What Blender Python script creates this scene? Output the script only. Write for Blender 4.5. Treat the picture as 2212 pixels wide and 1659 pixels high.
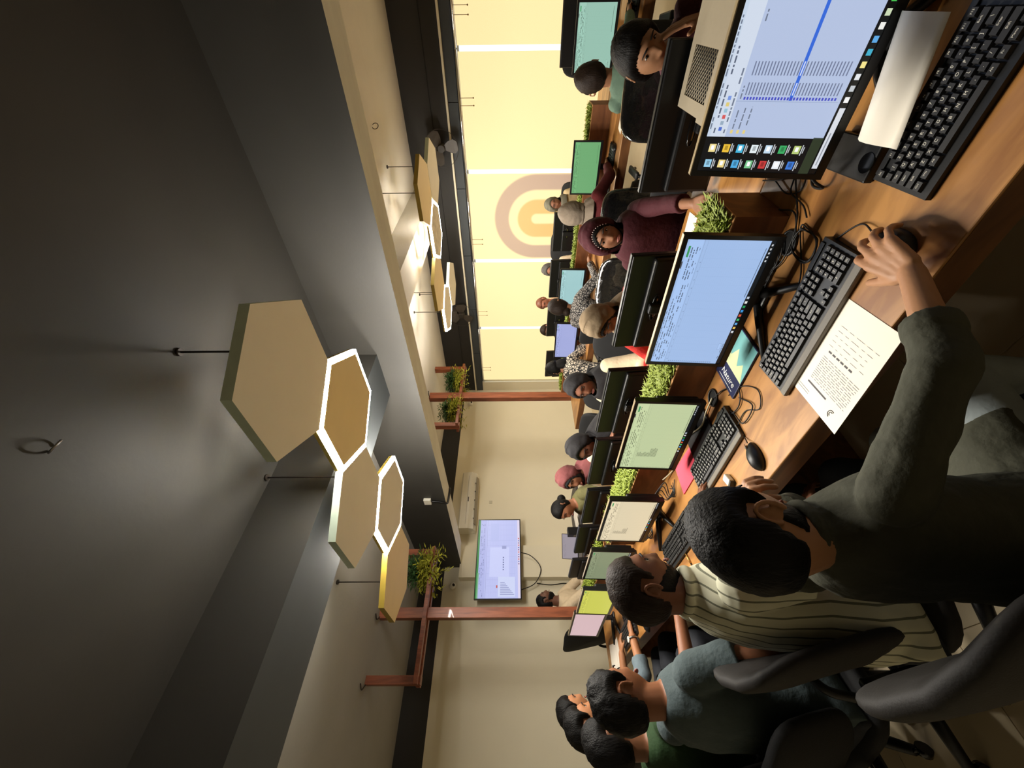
import bpy, bmesh, math, random
import numpy as np
from mathutils import Vector, Matrix, Euler, noise
random.seed(7)
S = bpy.context.scene
COL = S.collection
for o in list(bpy.data.objects): bpy.data.objects.remove(o, do_unlink=True)

# ------------------------------------------------------------------ camera
YAW = math.radians(45.6); PITCH = .0052; ROLL = -.00785; CAMZ = 1.61
cam = bpy.data.cameras.new('camera'); cam_o = bpy.data.objects.new('camera', cam); COL.objects.link(cam_o)
cam.sensor_fit = 'HORIZONTAL'; cam.sensor_width = 36; cam.lens = 36*858.7/2212
cam.clip_start = .02; cam.clip_end = 200
_vw = Vector((math.sin(YAW), math.cos(YAW), 0)); _rt = Vector((math.cos(YAW), -math.sin(YAW), 0)); _up = Vector((0, 0, 1))
_fw = _vw*math.cos(PITCH)+_up*math.sin(PITCH); _u2 = -_vw*math.sin(PITCH)+_up*math.cos(PITCH)
# the phone was held sideways: image right is down, image up is right
_cx = _rt*math.sin(ROLL)*1.0 - _u2*math.cos(ROLL)
_cy = _rt*math.cos(ROLL) + _u2*math.sin(ROLL)
m = Matrix.Identity(4)
for i in range(3):
    m[i][0] = _cx[i]; m[i][1] = _cy[i]; m[i][2] = -_fw[i]
m[2][3] = CAMZ
cam_o.matrix_world = m
S.camera = cam_o

# ------------------------------------------------------------------ world, exposure
W = bpy.data.worlds.new('world'); S.world = W; W.use_nodes = True
W.node_tree.nodes['Background'].inputs[0].default_value = (.86, .93, 1, 1)
W.node_tree.nodes['Background'].inputs[1].default_value = 1.0
S.view_settings.view_transform = 'Standard'; S.view_settings.look = 'None'
S.view_settings.gamma = 1; S.view_settings.exposure = 1.0; S.view_settings.use_curve_mapping = False
LED = 185.0        # strength of the hexagon LED frames
BLIND = 0.53      # daylight glow of the backlit blinds

# ------------------------------------------------------------------ helpers
def lin(c):
    f = lambda v: v/12.92 if v <= .04045 else ((v+.055)/1.055)**2.4
    return tuple(f(v/255) for v in c)+(1,)
def setp(b, k, v):
    if k in b.inputs: b.inputs[k].default_value = v
MATS = {}
def mat(name, col, rough=.6, metal=0, var=.12, scale=18, bump=0, bscale=120, spec=.4, emit=0, stretch=None, lin_in=False, coat=0, sheen=0):
    """plain procedural material: base colour broken up by noise, optional bump"""
    if name in MATS: return MATS[name]
    M = bpy.data.materials.new(name); M.use_nodes = True; N = M.node_tree.nodes; L = M.node_tree.links
    b = N['Principled BSDF']; c = col if lin_in else lin(col)
    setp(b, 'Roughness', rough); setp(b, 'Metallic', metal); setp(b, 'Specular IOR Level', spec); setp(b, 'Coat Weight', coat); setp(b, 'Sheen Weight', sheen)
    tc = N.new('ShaderNodeTexCoord'); mp = N.new('ShaderNodeMapping'); L.new(tc.outputs['Object'], mp.inputs[0])
    if stretch: mp.inputs['Scale'].default_value = stretch
    nz = N.new('ShaderNodeTexNoise'); nz.inputs['Scale'].default_value = scale; nz.inputs['Detail'].default_value = 4
    L.new(mp.outputs[0], nz.inputs[0])
    mx = N.new('ShaderNodeMix'); mx.data_type = 'RGBA'
    mx.inputs[6].default_value = tuple(max(0, v*(1-var)) for v in c[:3])+(1,)
    mx.inputs[7].default_value = tuple(min(1, v*(1+var)) for v in c[:3])+(1,)
    L.new(nz.outputs[0], mx.inputs[0]); L.new(mx.outputs[2], b.inputs['Base Color'])
    if emit:
        setp(b, 'Emission Color', c); setp(b, 'Emission Strength', emit)
    if bump:
        n2 = N.new('ShaderNodeTexNoise'); n2.inputs['Scale'].default_value = bscale; n2.inputs['Detail'].default_value = 5
        L.new(mp.outputs[0], n2.inputs[0])
        bp = N.new('ShaderNodeBump'); bp.inputs['Strength'].default_value = bump; bp.inputs['Distance'].default_value = .01
        L.new(n2.outputs[0], bp.inputs['Height']); L.new(bp.outputs[0], b.inputs['Normal'])
    MATS[name] = M; return M
def emat(name, col, strength=1.0):
    if name in MATS: return MATS[name]
    M = bpy.data.materials.new(name); M.use_nodes = True; N = M.node_tree.nodes
    b = N['Principled BSDF']; c = lin(col)
    setp(b, 'Base Color', tuple(v*.05 for v in c[:3])+(1,)); setp(b, 'Roughness', .35)
    setp(b, 'Emission Color', c); setp(b, 'Emission Strength', strength)
    MATS[name] = M; return M
def wood(name, c1, c2, scale=3.0, rough=.42, axis=(1, 9, 9), coat=0.0):
    if name in MATS: return MATS[name]
    M = bpy.data.materials.new(name); M.use_nodes = True; N = M.node_tree.nodes; L = M.node_tree.links; b = N['Principled BSDF']
    tc = N.new('ShaderNodeTexCoord'); mp = N.new('ShaderNodeMapping'); mp.inputs['Scale'].default_value = axis
    L.new(tc.outputs['Object'], mp.inputs[0])
    n1 = N.new('ShaderNodeTexNoise'); n1.inputs['Scale'].default_value = scale; n1.inputs['Detail'].default_value = 6; n1.inputs['Distortion'].default_value = 1.2
    L.new(mp.outputs[0], n1.inputs[0])
    r = N.new('ShaderNodeValToRGB'); r.color_ramp.elements[0].position = .38; r.color_ramp.elements[1].position = .62
    r.color_ramp.elements[0].color = lin(c1); r.color_ramp.elements[1].color = lin(c2)
    L.new(n1.outputs[0], r.inputs[0]); L.new(r.outputs[0], b.inputs['Base Color'])
    bp = N.new('ShaderNodeBump'); bp.inputs['Strength'].default_value = .08; L.new(n1.outputs[0], bp.inputs['Height']); L.new(bp.outputs[0], b.inputs['Normal'])
    setp(b, 'Roughness', rough); setp(b, 'Coat Weight', coat)
    MATS[name] = M; return M

class MB:
    """collects shapes, builds one mesh object"""
    def __init__(s): s.v = []; s.f = []; s.m = []; s.sm = []
    def add(s, vs, fs, mi=0, smooth=False):
        o = len(s.v); s.v += [tuple(v) for v in vs]
        s.f += [tuple(i+o for i in f) for f in fs]; s.m += [mi]*len(fs); s.sm += [smooth]*len(fs)
        return s
    def box(s, a, b, mi=0, ch=0.0):
        return s.obox(((a[0]+b[0])/2, (a[1]+b[1])/2, (a[2]+b[2])/2), (abs(b[0]-a[0]), abs(b[1]-a[1]), abs(b[2]-a[2])), None, mi, ch)
    def obox(s, c, d, R=None, mi=0, ch=0.0):
        hx, hy, hz = d[0]/2, d[1]/2, d[2]/2; c = Vector(c)
        if ch <= 0:
            vs = [Vector((x, y, z)) for x in (-hx, hx) for y in (-hy, hy) for z in (-hz, hz)]
            fs = [(0, 1, 3, 2), (4, 6, 7, 5), (0, 4, 5, 1), (2, 3, 7, 6), (0, 2, 6, 4), (1, 5, 7, 3)]
        else:
            bm = bmesh.new(); bmesh.ops.create_cube(bm, size=1)
            for v in bm.verts: v.co = Vector((v.co.x*d[0], v.co.y*d[1], v.co.z*d[2]))
            bmesh.ops.bevel(bm, geom=bm.edges[:], offset=min(ch, .49*min(d)), segments=2, affect='EDGES', profile=.5)
            vs = [v.co.copy() for v in bm.verts]; bm.verts.index_update(); fs = [[v.index for v in f.verts] for f in bm.faces]; bm.free()
        if R is not None: vs = [R @ v for v in vs]
        return s.add([v+c for v in vs], fs, mi)
    def cyl(s, p0, p1, r0, r1=None, n=12, mi=0, cap=True, smooth=True):
        r1 = r0 if r1 is None else r1; p0 = Vector(p0); p1 = Vector(p1); d = (p1-p0).normalized()
        a = d.orthogonal().normalized(); b = d.cross(a)
        vs = []
        for p, r in ((p0, r0), (p1, r1)):
            for i in range(n):
                t = 2*math.pi*i/n; vs.append(p+(a*math.cos(t)+b*math.sin(t))*r)
        fs = [(i, (i+1) % n, n+(i+1) % n, n+i) for i in range(n)]
        s.add(vs, fs, mi, smooth)
        if cap:
            o = len(s.v)-2*n; s.f += [tuple(o+i for i in range(n))[::-1], tuple(o+n+i for i in range(n))]; s.m += [mi, mi]; s.sm += [False, False]
        return s
    def tube(s, pts, r, n=8, mi=0, closed=False):
        pts = [Vector(p) for p in pts]; k = len(pts); rr = r if isinstance(r, (list, tuple)) else [r]*k
        vs = []; a = None
        for i, p in enumerate(pts):
            d = ((pts[(i+1) % k] if closed or i < k-1 else p)-(pts[i-1] if closed or i > 0 else p))
            d = d.normalized() if d.length > 1e-9 else Vector((0, 0, 1))
            a = d.orthogonal().normalized() if a is None else (a-d*a.dot(d)).normalized()
            b = d.cross(a)
            for j in range(n):
                t = 2*math.pi*j/n; vs.append(p+(a*math.cos(t)+b*math.sin(t))*rr[i])
        fs = []
        for i in range(k if closed else k-1):
            for j in range(n):
                q = (i+1) % k; fs.append((i*n+j, i*n+(j+1) % n, q*n+(j+1) % n, q*n+j))
        if not closed: fs += [tuple(range(n))[::-1], tuple((k-1)*n+j for j in range(n))]
        return s.add(vs, fs, mi, True)
    def sphere(s, c, r, R=None, nu=16, nv=10, mi=0):
        r = (r, r, r) if not isinstance(r, (list, tuple)) else r; c = Vector(c); vs = []; fs = []
        vs.append(Vector((0, 0, r[2])))
        for i in range(1, nv):
            t = math.pi*i/nv
            for j in range(nu):
                p = 2*math.pi*j/nu; vs.append(Vector((r[0]*math.sin(t)*math.cos(p), r[1]*math.sin(t)*math.sin(p), r[2]*math.cos(t))))
        vs.append(Vector((0, 0, -r[2]))); e = len(vs)-1
        for j in range(nu): fs.append((0, 1+j, 1+(j+1) % nu)); fs.append((e, 1+(nv-2)*nu+(j+1) % nu, 1+(nv-2)*nu+j))
        for i in range(nv-2):
            for j in range(nu): a = 1+i*nu; fs.append((a+j, a+nu+j, a+nu+(j+1) % nu, a+(j+1) % nu))
        if R is not None: vs = [R @ v for v in vs]
        return s.add([v+c for v in vs], fs, mi, True)
    def prism(s, poly, d, mi=0, smi=None):
        """poly: list of 3d points (planar), extruded by vector d"""
        n = len(poly); d = Vector(d); vs = [Vector(p) for p in poly]; vs += [v+d for v in vs]
        s.add(vs, [tuple(range(n)), tuple(range(2*n-1, n-1, -1))], mi)
        o = len(s.v)-2*n; k = mi if smi is None else smi
        for i in range(n): s.f.append((o+i, o+n+i, o+n+(i+1) % n, o+(i+1) % n)); s.m.append(k); s.sm.append(False)
        return s
    def quad(s, a, b, c, d, mi=0): return s.add([a, b, c, d], [(0, 1, 2, 3)], mi)
    def mesh(s, name, mats, off=(0, 0, 0)):
        me = bpy.data.meshes.new(name); o = Vector(off)
        me.from_pydata([tuple(Vector(v)-o) for v in s.v], [], s.f)
        for mt in (mats if isinstance(mats, (list, tuple)) else [mats]): me.materials.append(mt)
        me.polygons.foreach_set('material_index', s.m); me.polygons.foreach_set('use_smooth', s.sm)
        bm = bmesh.new(); bm.from_mesh(me); bmesh.ops.recalc_face_normals(bm, faces=bm.faces[:]); bm.to_mesh(me); bm.free()
        me.update(); return me
    def build(s, name, mats, parent=None, fixn=True):
        off = wloc(parent) if parent is not None else Vector((0, 0, 0))
        o = bpy.data.objects.new(name, s.mesh(name, mats, off)); COL.objects.link(o)
        if parent is not None: o.parent = parent
        return o
def wloc(o):
    v = Vector((0, 0, 0))
    while o is not None: v += o.location; o = o.parent
    return v
def tag(o, label, cat, group=None):
    o['label'] = label; o['category'] = cat
    if group: o['group'] = group
    return o
def thing(name, label, cat, loc=(0, 0, 0), group=None, rz=0):
    o = bpy.data.objects.new(name, None); COL.objects.link(o); o.location = loc; o.rotation_euler = (0, 0, rz); o.empty_display_size = .05
    return tag(o, label, cat, group)
def struct(mb, name, mats, parent=None):
    o = mb.build(name, mats, parent)
    if parent is None: o['kind'] = 'structure'
    return o
def inst(name, me, parent, loc=(0, 0, 0), rz=0):
    o = bpy.data.objects.new(name, me); COL.objects.link(o); o.parent = parent; o.location = loc; o.rotation_euler = (0, 0, rz); return o
def spline(pts, k=8):
    """Catmull-Rom through pts"""
    P = [Vector(p) for p in pts]; P = [P[0]*2-P[1]]+P+[P[-1]*2-P[-2]]; out = []
    for i in range(1, len(P)-2):
        for j in range(k):
            t = j/k; a, b, c, d = P[i-1:i+3]
            out.append(.5*((2*b)+(c-a)*t+(2*a-5*b+4*c-d)*t*t+(3*b-a-3*c+d)*t**3))
    return out+[P[-2]]
def text_mesh(name, s, size, matr, align='CENTER', shear=0, ext=.0004):
    cu = bpy.data.curves.new(name, 'FONT'); cu.body = s; cu.size = size; cu.align_x = align; cu.align_y = 'CENTER'; cu.shear = shear; cu.extrude = ext; cu.resolution_u = 3
    t = bpy.data.objects.new(name, cu); COL.objects.link(t); bpy.context.view_layer.update()
    me = bpy.data.meshes.new_from_object(t.evaluated_get(bpy.context.evaluated_depsgraph_get()))
    bpy.data.objects.remove(t); bpy.data.curves.remove(cu); me.materials.clear(); me.materials.append(matr); me.name = name
    return me

# ------------------------------------------------------------------ materials
M_wallw = mat('beige_wall_paint', (226, 217, 192), .75, var=.04, scale=3, bump=.05, bscale=60)
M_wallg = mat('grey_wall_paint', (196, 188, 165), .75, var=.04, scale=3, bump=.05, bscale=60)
M_dark = mat('black_ceiling_paint', (54, 52, 48), .6, var=.1, scale=4, bump=.06, bscale=40)
M_band = mat('charcoal_band_paint', (44, 42, 40), .7, var=.1, scale=4, bump=.05)
M_ceil = mat('grey_ceiling_plaster', (214, 208, 196), .85, var=.08, scale=3, bump=.12, bscale=30)
M_ceil2 = mat('grey_back_ceiling_paint', (150, 147, 140), .85, var=.08, scale=3, bump=.12, bscale=30)
M_plaster = mat('pale_raw_plaster', (242, 236, 222), .8, var=.18, scale=9, bump=.2, bscale=25, stretch=(1, .25, 1))
M_slate = mat('slate_beam_paint', (62, 66, 68), .7, var=.1, scale=4)
M_floor = mat('beige_floor_tile', (196, 180, 150), .16, var=.07, scale=5)
M_joint = mat('tile_joint', (120, 108, 90), .8)
M_black = mat('black_plastic', (17, 17, 18), .42, var=.1, scale=30, bump=.03, bscale=400)
M_blackg = mat('glossy_black_plastic', (10, 10, 11), .12, var=.05, spec=.5)
M_bezel = mat('monitor_bezel', (22, 21, 22), .3, var=.05)
M_key = mat('key_plastic', (34, 33, 33), .5, var=.06, scale=40)
M_legend = mat('key_legend_print', (222, 216, 200), .6, var=.02)
M_greyp = mat('grey_brushed_bar', (108, 101, 90), .5, var=.06, scale=30)
M_white = mat('white_plastic', (226, 222, 208), .4, var=.03)
M_paper = mat('white_paper', (240, 232, 216), .8, var=.02, scale=6)
M_ink = mat('printed_ink', (92, 88, 88), .8)
M_metal = mat('brushed_metal', (150, 148, 145), .3, 1, var=.06)
M_chrome = mat('chrome', (210, 210, 210), .12, 1, var=.02)
M_wood = wood('honey_wood_laminate', (138, 90, 42), (178, 126, 66), 2.2, .38, (5, 1.2, 5), coat=.15)
M_woodd = wood('brown_wood_edge', (96, 58, 28), (122, 78, 40), 2.5, .5, (5, 1.2, 5))
M_box = wood('planter_wood', (104, 62, 34), (134, 86, 50), 2.5, .55, (4, 1, 4))
M_rim = wood('planter_rim_wood', (168, 120, 70), (190, 142, 88), 3, .5, (4, 1, 4))
M_post = wood('red_brown_timber', (116, 58, 32), (148, 80, 48), 3, .45, (6, 6, .8), coat=.1)
M_cable = mat('black_cable', (14, 13, 13), .5)
M_cablew = mat('cream_cable', (190, 180, 150), .5)
# ================================================================== STRUCTURE
X_WIN = 6.15; Y_TV = 6.2; Z_C = 3.02
struct(MB().box((-2.6, -3, -.1), (6.4, 6.4, 0)), 'floor', M_floor)
_fl = bpy.data.objects['floor']
# tile pieces of the floor between the two rows and left of the camera
tile = MB().box((-.298, -.298, 0), (.298, .298, .004), ch=.001).mesh('floor_tile', M_floor)
for ix in range(-3, 8):
    for iy in range(-2, 10):
        inst('floor_tile', tile, _fl, (ix*.6+.1, iy*.6+.2, 0))
struct(MB().box((-2.6, Y_TV, 0), (6.4, Y_TV+.15, 2.68)).box((-2.6, Y_TV-.0, 2.68), (6.4, Y_TV+.15, Z_C), 1), 'wall_back', [M_wallw, M_band])
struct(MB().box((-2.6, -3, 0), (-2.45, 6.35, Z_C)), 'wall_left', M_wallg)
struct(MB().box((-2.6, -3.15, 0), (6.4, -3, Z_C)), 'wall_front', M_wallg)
struct(MB().box((2.165, 6.05, 0), (2.63, 6.2, 2.44)), 'column', M_wallw)
# window wall: low sill, dark head band, pier in the corner
struct(MB().box((X_WIN, -3, 0), (X_WIN+.18, 6.4, .42)).box((X_WIN, -3, 2.29), (X_WIN+.18, 6.4, Z_C), 1).box((X_WIN, 5.96, .42), (X_WIN+.18, 6.4, 2.29)).box((X_WIN, -3, .42), (X_WIN+.18, -1.1, 2.29)), 'wall_right', [M_wallw, M_band])
wr = bpy.data.objects['wall_right']
struct(MB().box((X_WIN-.06, -3, 2.425), (X_WIN, 6.19, 2.45)), 'trim_1', M_wallw)
for k in range(7):
    MB().box((X_WIN-.022, -1.1+k*1.04, 2.3), (X_WIN-.001, -1.1+k*1.04+1.03, 2.42)).build('pelmet_panel', M_slate, wr)
struct(MB().box((X_WIN-.012, -3, 2.655), (X_WIN, 6.19, 2.662)), 'trim_2', mat('dark_groove', (26, 25, 24), .8))
# ceiling
struct(MB().box((-2.6, -3, Z_C), (2.45, 2.2, Z_C+.1)), 'ceiling', M_dark)
struct(MB().box((2.45, -3, Z_C), (6.4, 6.4, Z_C+.1)), 'ceiling_window_bay', M_ceil)
struct(MB().box((-2.6, 2.2, Z_C), (2.45, 6.4, Z_C+.1)), 'ceiling_back_bay', M_ceil2)
# main beam along the room: dark near side, raw plaster underside, grey far side
bm_ = MB()
bm_.box((2.36, -3, 2.42), (2.60, 6.19, Z_C))
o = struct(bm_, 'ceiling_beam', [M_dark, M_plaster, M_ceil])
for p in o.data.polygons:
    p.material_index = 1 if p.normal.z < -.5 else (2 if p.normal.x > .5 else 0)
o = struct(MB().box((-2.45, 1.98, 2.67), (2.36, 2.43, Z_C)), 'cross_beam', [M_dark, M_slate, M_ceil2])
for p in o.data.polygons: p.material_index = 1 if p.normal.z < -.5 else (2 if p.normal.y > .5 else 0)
struct(MB().box((2.60, 1.98, 2.75), (X_WIN, 2.43, Z_C)), 'cross_beam_window_bay', M_ceil)
# windows: frames, glass and mullions behind the blinds
M_glass = bpy.data.materials.new('window_glass'); M_glass.use_nodes = True
_b = M_glass.node_tree.nodes['Principled BSDF']; setp(_b, 'Transmission Weight', 1.0); setp(_b, 'Roughness', .02); setp(_b, 'IOR', 1.1); setp(_b, 'Base Color', (.95, .98, 1, 1))
seams = [-.9, .45, 1.79, 3.146, 4.514, 5.93]
M_alu = mat('white_window_frame', (196, 200, 205), .4, .2, var=.03)
wseam = [-1.1, -.2, 1.12, 2.47, 3.83, 5.2, 5.96]
for i in range(6):
    a, b = wseam[i], wseam[i+1]
    f = MB(); x0, x1 = X_WIN+.06, X_WIN+.12
    f.box((x0, a, .42), (x1, a+.035, 2.29)).box((x0, b-.035, .42), (x1, b, 2.29)).box((x0, a, .42), (x1, b, .47)).box((x0, a, 2.24), (x1, b, 2.29))
    w = struct(f, 'window_%d' % (i+1), M_alu)
    MB().box((X_WIN+.085, a+.035, .47), (X_WIN+.091, b-.035, 2.24)).build('pane', M_glass, w)
# roller blinds, backlit
def blind_mat(name, logo):
    M = bpy.data.materials.new(name); M.use_nodes = True; N = M.node_tree.nodes; L = M.node_tree.links; b = N['Principled BSDF']
    tc = N.new('ShaderNodeTexCoord'); sp = N.new('ShaderNodeSeparateXYZ'); L.new(tc.outputs['Object'], sp.inputs[0])
    base = N.new('ShaderNodeTexNoise'); base.inputs['Scale'].default_value = 3; mp = N.new('ShaderNodeMapping'); mp.inputs['Scale'].default_value = (1, 40, 40); L.new(tc.outputs['Object'], mp.inputs[0]); L.new(mp.outputs[0], base.inputs[0])
    mx = N.new('ShaderNodeMix'); mx.data_type = 'RGBA'; mx.inputs[6].default_value = lin((250, 218, 156)); mx.inputs[7].default_value = lin((255, 232, 176)); L.new(base.outputs[0], mx.inputs[0])
    out = mx.outputs[2]
    if logo:
        def math_(op, a, bb=None):
            n = N.new('ShaderNodeMath'); n.operation = op
            for i, q in enumerate((a, bb)):
                if q is None: continue
                if isinstance(q, (int, float)): n.inputs[i].default_value = q
                else: L.new(q, n.inputs[i])
            return n.outputs[0]
        # distance to the vertical line below the arch centre (object origin = arch centre)
        dz = math_('MAXIMUM', sp.outputs[2], 0.0)
        r = math_('SQRT', math_('ADD', math_('MULTIPLY', sp.outputs[1], sp.outputs[1]), math_('MULTIPLY', dz, dz)))
        def ring(a, c):
            u = N.new('ShaderNodeMapRange'); u.interpolation_type = 'SMOOTHSTEP'; u.inputs[1].default_value = a-.018; u.inputs[2].default_value = a+.018; L.new(r, u.inputs[0])
            d = N.new('ShaderNodeMapRange'); d.interpolation_type = 'SMOOTHSTEP'; d.inputs[1].default_value = c-.018; d.inputs[2].default_value = c+.018; L.new(r, d.inputs[0])
            return math_('SUBTRACT', u.outputs[0], d.outputs[0])
        for (a, c, colr) in ((.42, .635, (172, 142, 128)), (.075, .285, (222, 170, 96))):
            m2 = N.new('ShaderNodeMix'); m2.data_type = 'RGBA'; L.new(ring(a, c), m2.inputs[0]); L.new(out, m2.inputs[6]); m2.inputs[7].default_value = lin(colr); out = m2.outputs[2]
    setp(b, 'Base Color', lin((120, 108, 84))); L.new(out, b.inputs['Emission Color']); setp(b, 'Emission Strength', BLIND); setp(b, 'Roughness', .9)
    bs = N.new('ShaderNodeBump'); bs.inputs['Strength'].default_value = .05; L.new(base.outputs[0], bs.inputs['Height']); L.new(bs.outputs[0], b.inputs['Normal'])
    return M
M_blind = blind_mat('blind_fabric', False); M_blindl = blind_mat('blind_fabric_with_arch_logo', True)
blabels = ['plain cream roller blind at the near end of the window wall', 'plain cream roller blind between the logo blind and the near end', 'cream roller blind printed with a mauve and orange arch logo', 'plain cream roller blind just beyond the arch logo', 'plain cream roller blind next to the far corner wall']
for i in range(5):
    a, b = seams[i]+.025, seams[i+1]-.03
    if i == 4: b = 5.87
    cy = 2.46 if i == 2 else (a+b)/2
    t = thing('roller_blind', blabels[i], 'blind', (X_WIN-.02, cy, 1.25), 'roller blinds over the windows')
    MB().box((X_WIN-.021, a, .5), (X_WIN-.019, b, 2.25)).build('fabric', M_blindl if i == 2 else M_blind, t)
    MB().cyl((X_WIN-.028, a-.02, 2.272), (X_WIN-.028, b+.02, 2.272), .018, n=12).build('roller_tube', M_chrome, t)
    MB().box((X_WIN-.028, a, .48), (X_WIN-.012, b, .505), ch=.004).build('bottom_bar', M_white, t)
    ch_ = MB()
    for dy in (0, .02): ch_.cyl((X_WIN-.05, a+.95+dy*4-.5*(i == 1), 2.26), (X_WIN-.05, a+.95+dy*4-.5*(i == 1), 2.1), .003, n=6).sphere((X_WIN-.05, a+.95+dy*4-.5*(i == 1), 2.095), .009, nu=8, nv=6)
    ch_.build('pull_cord', mat('brown_cord', (120, 96, 60), .7), t)

# ================================================================== HEXAGON PENDANT LIGHTS
M_hexw = mat('white_hexagon_panel', (240, 236, 226), .55, var=.04, scale=6)
M_hexe = mat('pale_green_panel_edge', (190, 204, 186), .5)
M_hexy = mat('gold_hexagon_panel', (245, 224, 172), .5, var=.05, scale=6)
M_hexye = mat('gold_panel_edge', (150, 128, 50), .5)
M_hexk = wood('veined_grey_panel', (190, 182, 166), (225, 218, 200), 4, .5, (2, 2, 2))
M_led = emat('led_light_strip', (255, 249, 238), LED); M_led2 = emat('led_light_strip_dimmer', (255, 249, 238), LED*.62)
M_rod = mat('dark_rod', (52, 44, 38), .5, .3)
def hexpoly(cx, cy, s, z): return [Vector((cx+s*math.cos(math.radians(30+60*k)), cy+s*math.sin(math.radians(30+60*k)), z)) for k in range(6)]
def cluster(label, zb, s, cells, rods, led):
    c0 = cells[0]; t = thing('hexagon_pendant_light', label, 'pendant light', (c0[0], c0[1], zb))
    for (cx, cy, kind) in cells:
        th = .04
        if kind in ('w', 'y'):
            mb = MB().prism(hexpoly(cx, cy, s*.985, zb), (0, 0, th), 0, 1)
            mb.build('hexagon_panel', [M_hexw, M_hexe] if kind == 'w' else [M_hexy, M_hexye], t)
        else:
            inner = {'lw': M_hexw, 'ly': M_hexy, 'lk': M_hexk}[kind]
            mb = MB().prism(hexpoly(cx, cy, s*.903, zb-.003), (0, 0, th), 0, 0)
            p = mb.build('hexagon_panel', [inner], t)
            # luminous tube frame round the edge
            fr = MB(); A = hexpoly(cx, cy, s*.985, zb); B = hexpoly(cx, cy, s*.905, zb)
            for k in range(6):
                j = (k+1) % 6; up_ = Vector((0, 0, th))
                fr.quad(A[k], A[j], B[j], B[k]); fr.quad(A[k], A[j], A[j]+up_*.55, A[k]+up_*.55)
            fr.build('led_frame', led, p)
            fe = MB()
            for k in range(6):
                j = (k+1) % 6; fe.quad(A[k]+Vector((0, 0, .023)), A[j]+Vector((0, 0, .023)), A[j]+Vector((0, 0, th+.004)), A[k]+Vector((0, 0, th+.004)))
                fe.quad(A[k]+Vector((0, 0, th+.004)), A[j]+Vector((0, 0, th+.004)), B[j]+Vector((0, 0, th+.004)), B[k]+Vector((0, 0, th+.004)))
            fe.build('edge_channel', M_hexye if kind == 'ly' else M_hexye, p)
    for (x, y, zt) in rods:
        r = MB().cyl((x, y, zb+.03), (x, y, zt), .0045, n=8); r.cyl((x, y, zt-.012), (x, y, zt), .018, n=10).build('hanging_rod', M_rod, t)
    return t
s1 = .35
cluster('big honeycomb pendant of white, gold and lit panels under the black ceiling', 2.53, .352, [(1.19, 1.11, 'w'), (1.495, 1.638, 'ly'), (1.19, 2.166, 'w'), (1.495, 2.694, 'lw'), (1.19, 3.222, 'y')],
        [(1.29, 1.06, Z_C), (1.24, 1.94, Z_C), (1.3, 2.75, Z_C), (1.15, 3.3, Z_C)], M_led)
cluster('smaller honeycomb pendant hanging in front of the window blinds', 2.53, .366, [(5.05, 1.48, 'w'), (4.415, 1.48, 'y'), (4.735, 2.03, 'lk'), (4.415, 2.58, 'y'), (4.735, 3.13, 'lw'), (5.37, 3.13, 'w')],
        [(4.9, 1.37, Z_C), (4.45, 1.5, Z_C), (4.35, 2.65, Z_C), (4.735, 3.2, Z_C), (5.2, 3.2, Z_C)], M_led2)
# ceiling hooks, junction box, conduit
hk = MB().tube([(4.67+.03*math.sin(a), .93-.02*math.sin(a), Z_C-.035+.03*math.cos(a)) for a in np.linspace(.5, 5.8, 16)], .004, 6); tag(hk.build('ceiling_hook', M_rod), 'small dark wire loop on the grey ceiling by the plaster beam', 'hook')
hk = MB().tube([(.73+.022*math.sin(a), .965+.012*math.cos(a), Z_C-.018+.016*math.cos(a)) for a in np.linspace(.4, 5.9, 16)], .0035, 6); tag(hk.build('ceiling_hook', M_metal), 'curled metal hook on the black ceiling left of the pendant', 'hook')
jb = thing('junction_box', 'white junction box with black conduit on the dark beam side', 'junction box', (2.34, 4.19, 2.58))
MB().box((2.325, 4.14, 2.58), (2.359, 4.24, 2.665), ch=.006).build('box_cover', M_white, jb)
MB().tube(spline([(2.343, 4.19, 2.58), (2.343, 4.2, 2.50), (2.345, 4.23, 2.43), (2.38, 4.29, 2.408), (2.5, 4.33, 2.408), (2.6, 4.33, 2.408)]), .012, 8).build('conduit', M_black, jb)
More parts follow.
